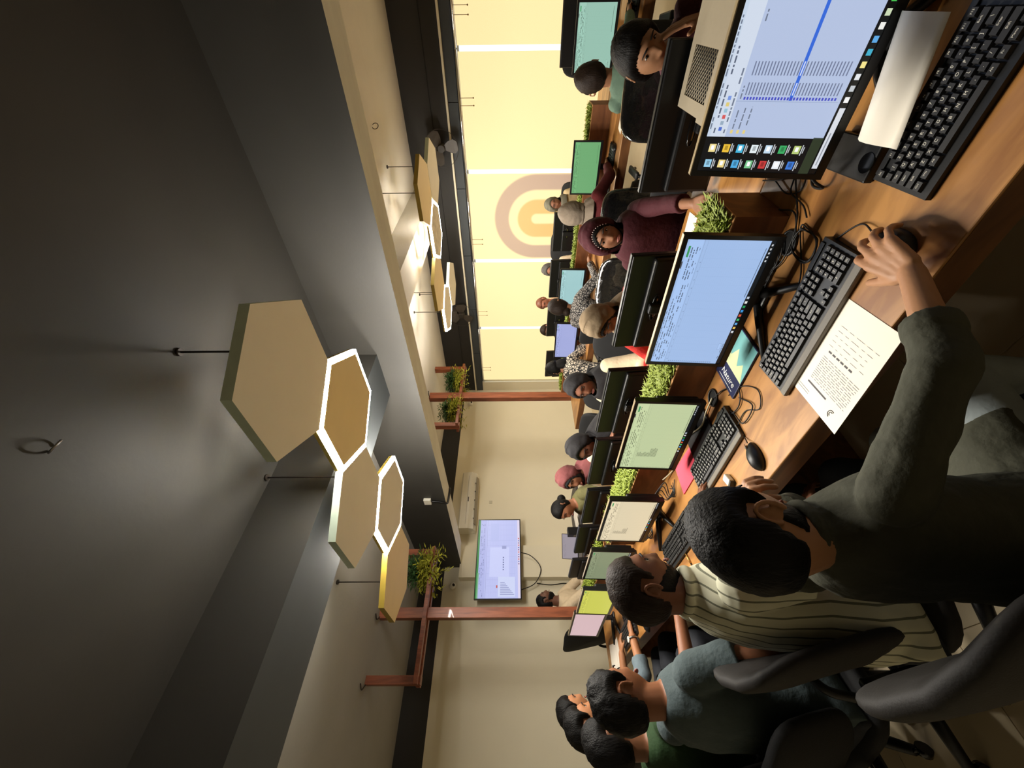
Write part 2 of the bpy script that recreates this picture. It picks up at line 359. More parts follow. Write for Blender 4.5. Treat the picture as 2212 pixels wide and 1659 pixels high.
# fans on the window head wall
def wall_fan(p, label, tilt):
    t = thing('wall_fan', label, 'fan', p, 'fans above the window')
    x, y, z = p
    MB().box((x, y-.06, z+.07), (X_WIN-.01, y+.06, z+.17), ch=.01).build('mounting_plate', mat('fan_grey', (70, 62, 54), .6), t)
    MB().cyl((x-.06, y, z), (x+.04, y, z), .045, .06, n=20).build('hub', mat('fan_hub', (50, 45, 40), .5), t)
    MB().tube([(x+.03, y, z), (x+.06, y, z+.06), (x+.09, y, z+.12)], .02, 8).build('arm', M_black, t)
    for k in range(3):
        a = tilt+k*2*math.pi/3; d = Vector((0, math.cos(a), math.sin(a))); q = Vector((0, -math.sin(a), math.cos(a)))
        pts = []
        for (r_, w, tw) in ((.04, .03, .02), (.1, .07, .03), (.17, .09, .03), (.215, .05, .02)):
            pts.append((Vector(p)+d*r_-q*w+Vector((-tw, 0, 0)), Vector(p)+d*r_+q*w+Vector((tw-.02, 0, 0))))
        b = MB()
        for i in range(3): b.add([pts[i][0], pts[i+1][0], pts[i+1][1], pts[i][1], pts[i][0]+Vector((.004, 0, 0)), pts[i+1][0]+Vector((.004, 0, 0)), pts[i+1][1]+Vector((.004, 0, 0)), pts[i][1]+Vector((.004, 0, 0))], [(0, 1, 2, 3), (7, 6, 5, 4), (0, 4, 5, 1), (3, 2, 6, 7), (1, 5, 6, 2), (0, 3, 7, 4)])
        b.build('blade', mat('fan_blade', (64, 57, 50), .5), t)
    g = MB(); g.tube([Vector(p)+Vector((-.03, .225*math.cos(a), .225*math.sin(a))) for a in np.linspace(0, 2*math.pi, 40, endpoint=False)], .003, 5, closed=True); g.build('guard_ring', M_rod, t)
wall_fan((5.98, 1.45, 2.55), 'wall fan on the dark band above the window, nearer one', .4)
wall_fan((5.98, 4.10, 2.55), 'wall fan on the dark band above the window, nearer the corner', 1.1)

# ================================================================== WALL ITEMS
tv = thing('television', 'large wall television showing a pale blue spreadsheet', 'television', (2.41, 6.05, 1.5))
# ---- screens: flat pictures built from thin luminous patches
_ec = {}
def ecol(c, k=1.0):
    key = (tuple(int(v) for v in c), round(k, 2))
    if key not in _ec: _ec[key] = emat('screen_%d_%d_%d_%d' % (key[0]+(int(k*100),)), c, k*.51)
    return _ec[key]
def screen(name, parent, TL, R_, D_, N_, rects):
    """TL corner, R_ right vector, D_ down vector, N_ outward normal; rects (s0,t0,s1,t1,colour[,layer])"""
    mb = MB(); mats = []; TL = Vector(TL); R_ = Vector(R_); D_ = Vector(D_); N_ = Vector(N_)
    for rc in rects:
        s0, t0, s1, t1, c = rc[:5]; ly = rc[5] if len(rc) > 5 else 1
        mt = ecol(c)
        if mt not in mats: mats.append(mt)
        o = N_*(.00025*ly); P = lambda s, t: TL+R_*s+D_*t+o
        mb.quad(P(s0, t0), P(s1, t0), P(s1, t1), P(s0, t1), mats.index(mt))
    return mb.build(name, mats, parent)
def dark(c, k): return tuple(max(0, min(255, v*k)) for v in c)
def words(rng, s0, s1, t, h, c, ly=2, den=.75, wl=(.008, .03)):
    out = []; s = s0
    while s < s1:
        w = rng.uniform(*wl)
        if rng.random() < den: out.append((s, t, min(s+w, s1), t+h, c, ly))
        s += w+.006
    return out
def taskbar(rng, c=(14, 20, 26), icons=9, s0=.3):
    r = [(0, .945, 1, 1, c, 1)]
    cols = [(210, 215, 220), (60, 150, 220), (230, 190, 90), (40, 160, 90), (90, 170, 235), (230, 230, 225), (60, 190, 110), (180, 190, 205), (220, 90, 60)]
    for k in range(icons): r.append((s0+k*.036, .958, s0+k*.036+.018, .988, cols[(k*2) % 9], 2))
    for k in range(5): r.append((.86+k*.026, .964, .872+k*.026, .982, (200, 205, 210), 2))
    return r
def excel(seed, c, tb=True, table=0):
    g = random.Random(seed); ink = dark(c, .55); lite = tuple(min(255, v*1.05) for v in c)
    r = [(0, 0, 1, 1, c, 0), (0, .028, 1, .19, lite, 1)]
    r += words(g, .02, .5, .012, .008, ink); r += words(g, .02, .6, .042, .01, ink, den=.9)
    r.append((.88, .035, .955, .06, (60, 150, 90), 2)); r.append((.80, .004, .85, .02, (70, 72, 78), 2))
    for row in (.075, .105, .135): r += words(g, .02, .95, row, .012, ink, den=.62, wl=(.006, .04))
    r += words(g, .05, .95, .168, .006, ink, den=.5)
    r.append((0, .20, 1, .203, dark(c, .8), 2)); r.append((.03, .24, 1, .242, dark(c, .8), 2))
    for k in range(1, 16): r.append((k/16, .242, k/16+.0008, .9, dark(c, .93), 2))
    for k in range(1, 24): r.append((.03, .242+k*.0274, 1, .2428+k*.0274, dark(c, .93), 2))
    for k in range(14): r += [(k/16+.03, .222, k/16+.038, .230, dark(c, .7), 2)]
    for k in range(22): r.append((.008, .252+k*.0285, .02, .262+k*.0285, dark(c, .75), 2))
    r += [(.14, .87, .2, .905, dark(c, .8), 2), (.143, .873, .197, .902, lite, 3)]
    if table:
        for k in range(table):
            L = g.uniform(.02, .05)+(.11 if k > table*.6 else .03)
            r.append((.2, .26+k*.022, .2+L, .268+k*.022, dark(c, .5), 3))
        r.append((.19, .25, .19+.22, .2515, dark(c, .6), 3))
    r += words(g, .02, .2, .925, .008, ink); r.append((.6, .917, .95, .924, dark(c, .45), 2))
    if tb: r += taskbar(g)
    return r
def explorer(seed, c=(178, 192, 222)):
    """file list on a dark desktop"""
    g = random.Random(seed)
    r = [(0, 0, 1, 1, (12, 14, 18), 0), (0, .86, .16, .94, (46, 56, 40), 1)]
    cols = [(150, 205, 235), (236, 214, 140), (80, 170, 225), (120, 195, 140), (200, 60, 60), (235, 240, 245), (60, 120, 210), (240, 220, 150), (235, 190, 60), (70, 180, 220), (225, 235, 240), (190, 215, 235), (60, 170, 100), (180, 200, 120)]
    i = 0
    for cx in (.035, .105):
        for k in range(7):
            if cx > .1 and k > 6: continue
            t = .05+k*.115; cc = cols[i % len(cols)]; i += 1
            r.append((cx-.018, t, cx+.018, t+.055, cc, 1)); r.append((cx-.008, t+.015, cx+.012, t+.04, dark(cc, .75) if i % 2 else (250, 250, 250), 2))
            r += [(cx-.024, t+.064, cx+.022, t+.072, (200, 205, 210), 1), (cx-.014, t+.078, cx+.014, t+.086, (180, 185, 190), 1)]
    r.append((.155, -.0, 1, .935, c, 1)); lt = (206, 216, 232)
    r.append((.155, 0, 1, .03, (196, 210, 228), 2)); r.append((.155, .03, 1, .15, lt, 2))
    r += words(g, .17, .6, .01, .01, (110, 120, 140), 3); r += words(g, .17, .5, .045, .012, (90, 100, 120), 3)
    for k, q in enumerate([(80, 110, 200), (150, 170, 190), (210, 90, 90), (150, 190, 210), (220, 200, 120), (120, 150, 220)]): r.append((.18+k*.025, .08, .196+k*.025, .105, q, 3))
    r += words(g, .17, .45, .125, .012, (110, 120, 140), 3)
    r.append((.30, .15, .302, .92, (150, 165, 195), 3)); r.append((.86, .15, .862, .92, (150, 165, 195), 3))
    for k in range(3): r.append((.17, .18+k*.05, .185, .2+k*.05, (226, 206, 130), 3)); r += words(g, .19, .28, .187+k*.05, .01, (110, 120, 140), 3)
    for k in range(30):
        t = .2+k*.0235; sel = k == 15
        if sel: r.append((.305, t-.006, .70, t+.018, (54, 104, 214), 3))
        dk = (112, 122, 150) if not sel else (210, 220, 245)
        r.append((.307, t, .318, t+.014, (70, 76, 190), 4)); r.append((.325, t+.002, .372, t+.011, dk, 4)); r.append((.398, t+.002, .448, t+.011, dk, 4))
    r += words(g, .31, .36, .172, .01, (110, 120, 140), 3); r += words(g, .40, .45, .172, .01, (110, 120, 140), 3); r += words(g, .56, .62, .172, .01, (110, 120, 140), 3)
    for k in range(3): r.append((.88, .18+k*.05, .99, .21+k*.05, (120, 160, 214), 3))
    r.append((0, .945, 1, 1, (8, 10, 12), 3)); r.append((.025, .952, .28, .995, (214, 218, 226), 4)); r.append((.04, .968, .18, .978, (150, 155, 165), 5))
    for k, q in enumerate([(240, 240, 240), (190, 195, 200), (225, 228, 232), (240, 225, 140), (60, 170, 200), (90, 165, 225), (235, 235, 230), (200, 215, 180), (70, 190, 80), (130, 140, 155)]): r.append((.30+k*.042, .956, .322+k*.042, .99, q, 4))
    return r

# ---- monitors
G1_ = 'monitors along the near desk'
def monitor(label, x, y, yaw=0, w=.505, h=.30, zb=.075 , tilt=4, rects=None, group='monitors on the long desks', zd=.75, back_detail=True, rim=None, foot=True):
    """screen faces local -x; yaw turns it; stands at desk height zd"""
    t = thing('monitor', label, 'monitor', (0, 0, 0), group)
    T = Matrix.Rotation(math.radians(tilt), 3, 'Y'); piv = Vector((0, 0, zb+h*.5))
    tr = lambda p: piv+T @ (Vector(p)-piv)
    d = .02; b = .013
    fr = MB()
    for (y0, y1, z0, z1) in ((-w/2, -w/2+b, zb, zb+h), (w/2-b, w/2, zb, zb+h), (-w/2+b, w/2-b, zb, zb+.02), (-w/2+b, w/2-b, zb+h-b, zb+h)):
        fr.obox(tr((0, (y0+y1)/2, (z0+z1)/2)), (d, y1-y0, z1-z0), T)
    fr.build('bezel', M_bezel, t)
    P = lambda yy, zz: tr((-d/2+.003, yy, zz))
    TL = P(w/2-b, zb+h-b); TR = P(-w/2+b, zb+h-b); BL = P(w/2-b, zb+.02)
    N_ = (T @ Vector((-1, 0, 0)))
    if rects is None: rects = [(0, 0, 1, 1, (8, 8, 9), 0)]
    screen('screen', t, TL, TR-TL, BL-TL, N_, rects)
    # back shell in two steps with a carrying slot
    sh = MB(); sh.obox(tr((d/2+.004, 0, zb+h/2)), (.012, w-.004, h-.004), T, ch=.004)
    bs = sh.build('back_shell', M_black, t)
    s2 = MB(); s2.obox(tr((d/2+.02, 0, zb+h*.36)), (.028, w*.96, h*.62), T, ch=.01); s2.build('back_housing', M_black, bs)
    MB().obox(tr((0, 0, zb+h+.0006)), (d*.9, w*.995, .0035), T).build('top_edge', rim or (mat('lit_top_edge', (176, 160, 130), .35, .6) if group == G1_ else mat('dark_edge_trim', (52, 54, 54), .35, .3)), bs)  # near monitors: light caught by the top face is painted in as silver
    if back_detail:
        sl = MB(); q = [tr((d/2+.036, .07*math.cos(a)*(1.0), zb+h*.5+.014*math.sin(a))) for a in np.linspace(0, 2*math.pi, 28, endpoint=False)]
        sl.tube(q, .0028, 6, closed=True); sl.build('carry_slot', M_blackg, bs)
        MB().obox(tr((d/2+.036, 0, zb+h*.5-.004)), (.003, .10, .006), T).build('slot_highlight_strip', M_chrome, bs)
        MB().obox(tr((d/2+.0355, -.0, zb+h*.3)), (.002, .03, .006), T).build('badge', M_metal, bs)
    # stand
    MB().obox((d/2+.045, 0, zb+h*.2), (.03, .05, zb*2+h*.32), None, ch=.008).build('stand_neck', M_black, t)
    if foot:
        ft = MB()
        for sgn in (-1, 1): ft.tube([(d/2+.06, 0, .017), (.0, sgn*.06, .015), (-.11, sgn*.15, .009)], [.016, .014, .008], 8)
        ft.obox((d/2+.05, 0, .009), (.07, .07, .016), None, ch=.006); ft.build('stand_foot', M_black, t)
    else:
        MB().obox((d/2+.03, 0, .006), (.18, .24, .012), None, ch=.005).build('stand_foot', M_black, t)
    t.location = (x, y, zd); t.rotation_euler = (0, 0, math.radians(yaw))
    return t

# ---- keyboards
U = .01905
ROWS = [
 [('Esc', 1), (None, 1), ('F1', 1), ('F2', 1), ('F3', 1), ('F4', 1), (None, .5), ('F5', 1), ('F6', 1), ('F7', 1), ('F8', 1), (None, .5), ('F9', 1), ('F10', 1), ('F11', 1), ('F12', 1), (None, .25), ('Prt', 1), ('Scr', 1), ('Pau', 1)],
 [('`', 1)]+[(c, 1) for c in '1234567890-=']+[('Back', 2), (None, .25), ('Ins', 1), ('Hom', 1), ('PgU', 1), (None, .25), ('Num', 1), ('/', 1), ('*', 1), ('-', 1)],
 [('Tab', 1.5)]+[(c, 1) for c in 'QWERTYUIOP[]']+[('\\', 1.5), (None, .25), ('Del', 1), ('End', 1), ('PgD', 1), (None, .25), ('7', 1), ('8', 1), ('9', 1), ('+', 1)],
 [('Caps', 1.75)]+[(c, 1) for c in "ASDFGHJKL;'"]+[('Enter', 2.25), (None, 3.5), ('4', 1), ('5', 1), ('6', 1), ('+', 1)],
 [('Shift', 2.25)]+[(c, 1) for c in 'ZXCVBNM,./']+[('Shift', 2.75), (None, 1.25), ('^', 1), (None, 1.25), ('1', 1), ('2', 1), ('3', 1), ('Ent', 1)],
 [('Ctrl', 1.25), ('Win', 1.25), ('Alt', 1.25), (' ', 6.25), ('Alt', 1.25), ('Fn', 1.25), ('Menu', 1.25), ('Ctrl', 1.25), (None, .25), ('<', 1), ('v', 1), ('>', 1), (None, .25), ('0', 2), ('.', 1), ('Ent', 1)]]
_kc = {}; _lc = {}
def keymesh(w):
    if w not in _kc:
        hw = w*U/2-.0011; a = .0082; mb = MB(); t = .0022
        vs = [(-a, -hw, 0), (a, -hw, 0), (a, hw, 0), (-a, hw, 0), (-a+t, -hw+t, .0075), (a-t, -hw+t, .0085), (a-t, hw-t, .0085), (-a+t, hw-t, .0075)]
        mb.add(vs, [(0, 3, 2, 1), (4, 5, 6, 7), (0, 1, 5, 4), (1, 2, 6, 5), (2, 3, 7, 6), (3, 0, 4, 7)]); _kc[w] = mb.mesh('key', M_key)
    return _kc[w]
def legend(s):
    if s not in _lc:
        me = text_mesh('legend', s, .0085 if len(s) == 1 else .0055, M_legend, ext=.0001)
        me.transform(Matrix.Rotation(-math.pi/2, 4, 'Z')); _lc[s] = me     # reads from the user's side (user at -x)
    return _lc[s]
def keyboard(label, x, y, yaw=0, legends=True, bar=True, zd=.75, cable=None):
    t = thing('keyboard', label, 'keyboard', (0, 0, 0), 'keyboards on the near desk')
    L = 22.5*U; h = L/2+.008
    vs = [(-.072, -h, 0), (.072, -h, 0), (.072, h, 0), (-.072, h, 0), (-.072, -h, .012), (.072, -h, .022), (.072, h, .022), (-.072, h, .012)]
    MB().add(vs, [(0, 3, 2, 1), (4, 5, 6, 7), (0, 1, 5, 4), (1, 2, 6, 5), (2, 3, 7, 6), (3, 0, 4, 7)]).build('base', M_black, t)
    MB().obox((.064, 0, .0235), (.014, L*.98, .004), Matrix.Rotation(math.radians(-4), 3, 'Y'), ch=.001).build('back_ridge', M_black, t)
    if bar: MB().box((-.082, -h, .001), (-.058, h, .0165), ch=.004).build('front_bar', M_greyp, t)
    xr = [.052, .029, .010, -.009, -.028, -.047] if not bar else [.054, .034, .016, -.002, -.020, -.038]
    for r, row in enumerate(ROWS):
        yy = L/2; xx = xr[r]; zz = .0125+(xx+.072)*.0694
        for (c, w) in row:
            if c is not None:
                k = inst('key', keymesh(w), t, (xx, yy-w*U/2, zz)); k.rotation_euler = (0, -.07, 0)
                if legends and c != ' ':
                    lg = inst('legend', legend(c), k, (.001, 0, .0086)); lg.rotation_euler = (0, -.06, 0)
            yy -= w*U
    t.location = (x, y, zd); t.rotation_euler = (0, 0, math.radians(yaw)); return t
def mouse(label, x, y, yaw=0, zd=.75, cab=None, group='computer mice'):
    t = thing('computer_mouse', label, 'mouse', (0, 0, 0), group)
    mb = MB(); nu, nv = 24, 12; vs = []; fs = []
    for i in range(nv+1):
        th = math.pi*i/nv
        for j in range(nu):
            p = 2*math.pi*j/nu; xx = math.sin(th)*math.cos(p); yv = math.sin(th)*math.sin(p); zz = math.cos(th)
            vs.append((xx*.056, yv*(.031-.004*xx), max(0, .005+zz*.031*(1-.25*xx-.15*xx*xx)) if zz > -.2 else 0))
    for i in range(nv):
        for j in range(nu): fs.append((i*nu+j, (i+1)*nu+j, (i+1)*nu+(j+1) % nu, i*nu+(j+1) % nu))
    mb.add(vs, fs, 0, True); mb.build('shell', M_black, t)
    MB().cyl((.036, -.0035, .024), (.036, .0035, .024), .007, n=14).build('scroll_wheel', M_greyp, t)
    MB().box((.02, -.0008, .0275), (.05, .0008, .0285)).build('button_seam', M_blackg, t)
    t.location = (x, y, zd); t.rotation_euler = (0, 0, math.radians(yaw))
    if cab:
        o = MB().tube(spline(cab, 8), .0021, 6).build('cable', M_cable); o.parent = t; o.matrix_parent_inverse = Matrix.Identity(4)
        o.data.transform((Matrix.Translation(t.location) @ Matrix.Rotation(t.rotation_euler.z, 4, 'Z')).inverted())
    return t

# ---- office chairs (faces local +x), seat height .45
M_seat = mat('black_mesh_fabric', (20, 20, 21), .8, var=.15, scale=60, bump=.15, bscale=300)
M_seatb = mat('dark_brown_upholstery', (24, 20, 17), .7, var=.12, scale=40, bump=.1, bscale=250)
M_wrap = mat('black_fabric_under_plastic', (16, 16, 16), .12, var=.3, scale=14, bump=.9, bscale=18, spec=.8, coat=.9)
def slab(c, hx, hy, hz, bend=.0, n=4.0, nu=28, nv=14, R=None):
    """cushion: superellipse outline in y-z, rounded thickness in x"""
    vs = []; fs = []
    sg = lambda v, e: math.copysign(abs(v)**e, v)
    for i in range(nv+1):
        th = math.pi*i/nv
        for j in range(nu):
            p = 2*math.pi*j/nu; rr = sg(math.sin(th), .45)
            yv = hy*rr*sg(math.cos(p), 2/n); zv = hz*rr*sg(math.sin(p), 2/n); xv = hx*sg(math.cos(th), .7)+bend*(yv/hy)**2
            v = Vector((xv, yv, zv)); v = R @ v if R is not None else v; vs.append(v+Vector(c))
    for i in range(nv):
        for j in range(nu): fs.append((i*nu+j, (i+1)*nu+j, (i+1)*nu+(j+1) % nu, i*nu+(j+1) % nu))
    return vs, fs
_ch = {}
def chair(label, x, y, yaw, wrap=False, mat_=None, top=.98, group='office chairs', back_w=.23, arms=True, back_off=0):
    key = (wrap, mat_.name if mat_ else '', top, back_w, arms, back_off)
    t = thing('office_chair', label, 'chair', (0, 0, 0), group)
    if key not in _ch:
        ms = {}; m_ = M_wrap if wrap else (mat_ or M_seat)
        R = Matrix.Rotation(math.radians(-12), 3, 'Y'); hz = (top-.52)/2
        mb = MB(); mb.add(*slab((-.27+back_off, 0, .52+hz), .030, back_w, hz, .05, R=R), 0, True); ms['backrest'] = mb.mesh('backrest', m_)
        mb = MB(); vs, fs = slab((0, 0, 0), .04, .245, .235, .0, R=Matrix.Rotation(math.pi/2, 3, 'Y')); mb.add([Vector(v)+Vector((-.02, 0, .45)) for v in vs], fs, 0, True); ms['seat'] = mb.mesh('seat', m_)
        mb = MB(); mb.tube([(-.1, 0, .41), (-.28, 0, .42), (-.32, 0, .6)], .022, 8); ms['back_support'] = mb.mesh('back_support', M_black)
        mb = MB(); mb.cyl((0, 0, .09), (0, 0, .41), .025, n=12); ms['gas_column'] = mb.mesh('gas_column', M_black)
        mb = MB()
        for k in range(5): a = 2*math.pi*k/5+.3; mb.tube([(0, 0, .1), (.26*math.cos(a), .26*math.sin(a), .065)], [.03, .018], 8)
        ms['star_base'] = mb.mesh('star_base', M_black)
        mb = MB(); mb.cyl((-.012, 0, .03), (.012, 0, .03), .028, n=14).cyl((0, 0, .04), (0, 0, .075), .008, n=8); ms['caster'] = mb.mesh('caster', M_blackg)
        for s in (-1, 1):
            mb = MB(); mb.tube(spline([(-.2, s*.26, .44), (-.2, s*.285, .56), (-.16, s*.29, .655), (.02, s*.29, .665), (.12, s*.285, .63)]), .014, 8); mb.obox((-.03, s*.29, .675), (.24, .055, .025), None, ch=.01); ms['armrest%d' % s] = mb.mesh('armrest', M_black)
        _ch[key] = ms
    ms = _ch[key]
    for k in ('backrest', 'seat', 'back_support', 'gas_column', 'star_base'): inst(k, ms[k], t)
    if arms:
        for s in (-1, 1): inst('armrest', ms['armrest%d' % s], t)
    for k in range(5): a = 2*math.pi*k/5+.3; inst('caster', ms['caster'], t, (.26*math.cos(a), .26*math.sin(a), 0), a+1)
    t.location = (x, y, 0); t.rotation_euler = (0, 0, math.radians(yaw)); return t

# ---- planter with artificial grass
M_grass = mat('artificial_grass', (128, 142, 48), .6, var=.35, scale=60)
def grass_mesh(x0, x1, y0, y1, z, n, seed, hh=.055):
    g = random.Random(seed); mb = MB()
    for _ in range(n):
        x = g.uniform(x0, x1); y = g.uniform(y0, y1); a = g.uniform(0, 6.283); L = g.uniform(.5, 1)*hh; w = g.uniform(.0035, .0065)
        dx, dy = math.cos(a), math.sin(a); k = g.uniform(.35, 1.25); side = Vector((-dy*w, dx*w, 0)); b = Vector((x, y, z-.005))
        p1 = b+Vector((dx*L*k*.45, dy*L*k*.45, L*.62)); p2 = b+Vector((dx*L*k, dy*L*k, L*g.uniform(.55, 1.0)))
        mb.add([b-side*.6, b+side*.6, p1+side, p1-side, p2], [(0, 1, 2, 3), (3, 2, 4)])
    return mb
def planter(label, x0, x1, y0, y1, z0, z1, n, seed):
    t = thing('desk_planter', label, 'planter', ((x0+x1)/2, y0, z0), 'wooden grass planters along the desks'); th = .018
    MB().box((x0, y0, z0), (x0+th, y1, z1)).build('front_panel', M_box, t); MB().box((x1-th, y0, z0), (x1, y1, z1)).build('back_panel', M_box, t)
    for y in (y0, y1-th): MB().box((x0+th, y, z0), (x1-th, y+th, z1-.001)).build('end_panel', M_box, t)
    r = MB()
    for (a, b) in (((x0-.002, y0-.002, z1), (x0+th+.004, y1+.002, z1+.004)), ((x1-th-.004, y0-.002, z1), (x1+.002, y1+.002, z1+.004)), ((x0+th+.004, y0-.002, z1), (x1-th-.004, y0+th+.004, z1+.004)), ((x0+th+.004, y1-th-.004, z1), (x1-th-.004, y1+.002, z1+.004))): r.box(a, b)
    r.build('rim', M_rim, t)
    MB().box((x0+th, y0+th, z1-.03), (x1-th, y1-th, z1-.02)).build('soil_tray', mat('dark_soil', (40, 46, 16), .9), t)
    g = grass_mesh(x0+th, x1-th, y0+th, y1-th, z1-.006, n, seed, .055).build('artificial_grass', M_grass, t); g['kind'] = 'stuff'
    return t

# ================================================================== wall items
TVX0, TVX1, TVZ0, TVZ1 = 1.83, 2.995, 1.527, 2.188
f = MB(); bz = .012
for a, b in (((TVX0, 5.93, TVZ0), (TVX0+bz, 5.97, TVZ1)), ((TVX1-bz, 5.93, TVZ0), (TVX1, 5.97, TVZ1)), ((TVX0+bz, 5.93, TVZ0), (TVX1-bz, 5.97, TVZ0+.016)), ((TVX0+bz, 5.93, TVZ1-bz), (TVX1-bz, 5.97, TVZ1))): f.box(a, b)
f.build('bezel', M_bezel, tv)
MB().box((TVX0+.01, 5.955, TVZ0+.01), (TVX1-.01, 5.995, TVZ1-.01), ch=.01).build('back_case', M_black, tv)
MB().box((2.25, 5.99, 1.7), (2.58, 6.048, 2.05)).build('wall_bracket', M_black, tv)
gt = random.Random(5); cT = (184, 190, 236)
rt_ = [(0, 0, 1, 1, cT, 0), (0, 0, 1, .045, (58, 130, 70), 1), (0, .03, .3, .06, (120, 170, 130), 2), (0, .045, 1, .2, (172, 178, 226), 1)]
for k in range(3): rt_ += words(gt, .02, .97, .075+k*.035, .012, (120, 126, 170), 2, .6)
rt_ += [(0, .22, 1, .225, (130, 136, 180), 2)]
for k in range(1, 14): rt_.append((k/14, .225, k/14+.0015, .9, (160, 166, 214), 2))
for k in range(1, 18): rt_.append((.02, .225+k*.038, 1, .227+k*.038, (166, 172, 220), 2))
rt_ += [(.25, .3, .62, .75, (196, 202, 242), 3), (.02, .5, .25, .88, (200, 208, 240), 3)]
for k in range(8): rt_.append((.04+k*.02, .55-k*.0, .048+k*.02, .86-.03*k, (140, 146, 190), 4))
for k in range(6): rt_.append((.33+k*.03, .6, .345+k*.03, .63, (110, 116, 160), 4))
rt_ += [(.6, .58, .64, .68, (150, 156, 200), 4), (.7, .3, .95, .5, (178, 186, 232), 3), (.12, .46, .15, .49, (190, 90, 80), 4)]
rt_ += [(0, .945, 1, 1, (216, 208, 232), 2)]
for k in range(12): rt_.append((.4+k*.03, .958, .415+k*.03, .985, [(120, 80, 130), (90, 110, 180), (200, 90, 90)][k % 3], 3))
screen('screen', tv, (TVX0+bz, 5.931, TVZ1-bz), (TVX1-TVX0-2*bz, 0, 0), (0, 0, -(TVZ1-TVZ0-.028)), (0, -1, 0), rt_)
MB().tube(spline([(2.5, 5.98, 1.56), (2.45, 6.0, 1.38), (2.28, 6.02, 1.24), (2.08, 6.05, 1.33), (1.97, 6.02, 1.56)]), .006, 6).build('power_cable', M_cable, tv)
tag(MB().tube(spline([(2.12, 6.17, 1.3), (2.1, 6.18, 1.1), (2.12, 6.18, .9), (2.1, 6.18, .75)]), .006, 6).build('wall_cable', M_cable), 'thin dark cable running down the wall below the television', 'cable')
ac = thing('air_conditioner', 'white split air conditioner high on the wall right of the television', 'air conditioner', (3.38, 6.2, 2.24))
prof = [(6.199, 2.245), (6.199, 2.525), (6.03, 2.525), (5.985, 2.50), (5.975, 2.36), (6.01, 2.28), (6.08, 2.245)]
MB().prism([(2.88, y, z) for y, z in prof], (1.02, 0, 0)).build('casing', M_white, ac)
MB().box((2.95, 5.972, 2.40), (3.83, 5.979, 2.402)).build('panel_seam', M_greyp, ac)
MB().obox((3.39, 6.03, 2.255), (.86, .075, .006), Matrix.Rotation(math.radians(-28), 3, 'X'), ch=.002).build('louver', mat('ac_louver_grey', (150, 142, 126), .5), ac)
for k in range(5): MB().box((3.05+k*.16, 5.99, 2.268), (3.06+k*.16, 6.02, 2.29)).build('vane', M_greyp, ac)
MB().box((3.34, 5.972, 2.375), (3.42, 5.976, 2.39)).build('badge', M_ink, ac)
tag(MB().box((3.42, 6.19, 2.0), (3.47, 6.2, 2.05), ch=.003).build('wall_socket', M_wallg), 'small blank wall plate under the air conditioner', 'socket')
def dome(label, p, d):
    t = thing('security_camera', label, 'camera', p, 'dome security cameras')
    p = Vector(p); d = Vector(d)
    MB().cyl(p, p+d*.03, .045, .05, n=20).build('mount', M_white, t); MB().sphere(p+d*.035, .045, nu=20, nv=12).build('dome', M_white, t); MB().sphere(p+d*.06+Vector((0, 0, -.012)), .024).build('lens', M_blackg, t)
dome('white dome security camera on the wall beside the far timber post', (5.72, 6.2, 2.53), (0, -1, 0))
dome('white dome security camera on the wall above the television', (2.09, 6.2, 2.53), (0, -1, 0))

# ---- timber frames with plants
def frame(label, Yp, xp, wp, zb, x0, x1, g):
    t = thing('timber_frame', label, 'wooden frame', (xp, Yp, 0), 'timber post frames reaching the ceiling')
    MB().box((xp-wp/2, Yp-.045, 0), (xp+wp/2, Yp+.045, Z_C), ch=.003).build('post', M_post, t)
    MB().box((x0, Yp-.11, zb-.02), (x1, Yp-.045, zb+.02), ch=.002).build('crossbar', M_post, t); MB().box((x0, Yp+.045, zb-.02), (x1, Yp+.11, zb+.02), ch=.002).build('crossbar', M_post, t)
    for x in (x0+.04, x1-.04): MB().box((x-.035, Yp-.045, zb-.035), (x+.035, Yp+.045, Z_C), ch=.002).build('hanger', M_post, t)
    for x in (x0+.04, xp): MB().tube(spline([(x, Yp, Z_C-.012), (x-.05, Yp-.06, Z_C-.01), (x-.09, Yp-.16, Z_C-.02), (x-.05, Yp-.2, Z_C-.012)]), .006, 6).build('loose_wire', M_rod, t)
frame('red-brown timber post frame left of the television', 4.6, 1.285, .1, 2.54, .68, 1.95, 1)
frame('red-brown timber post frame in front of the far wall corner', 4.8, 4.6, .13, 2.50, 3.94, 5.32, 2)
M_leafd = mat('dark_plant_leaf', (64, 98, 52), .55, var=.3, scale=40); M_leaf = mat('olive_plant_leaf', (160, 160, 52), .6, var=.3, scale=40)
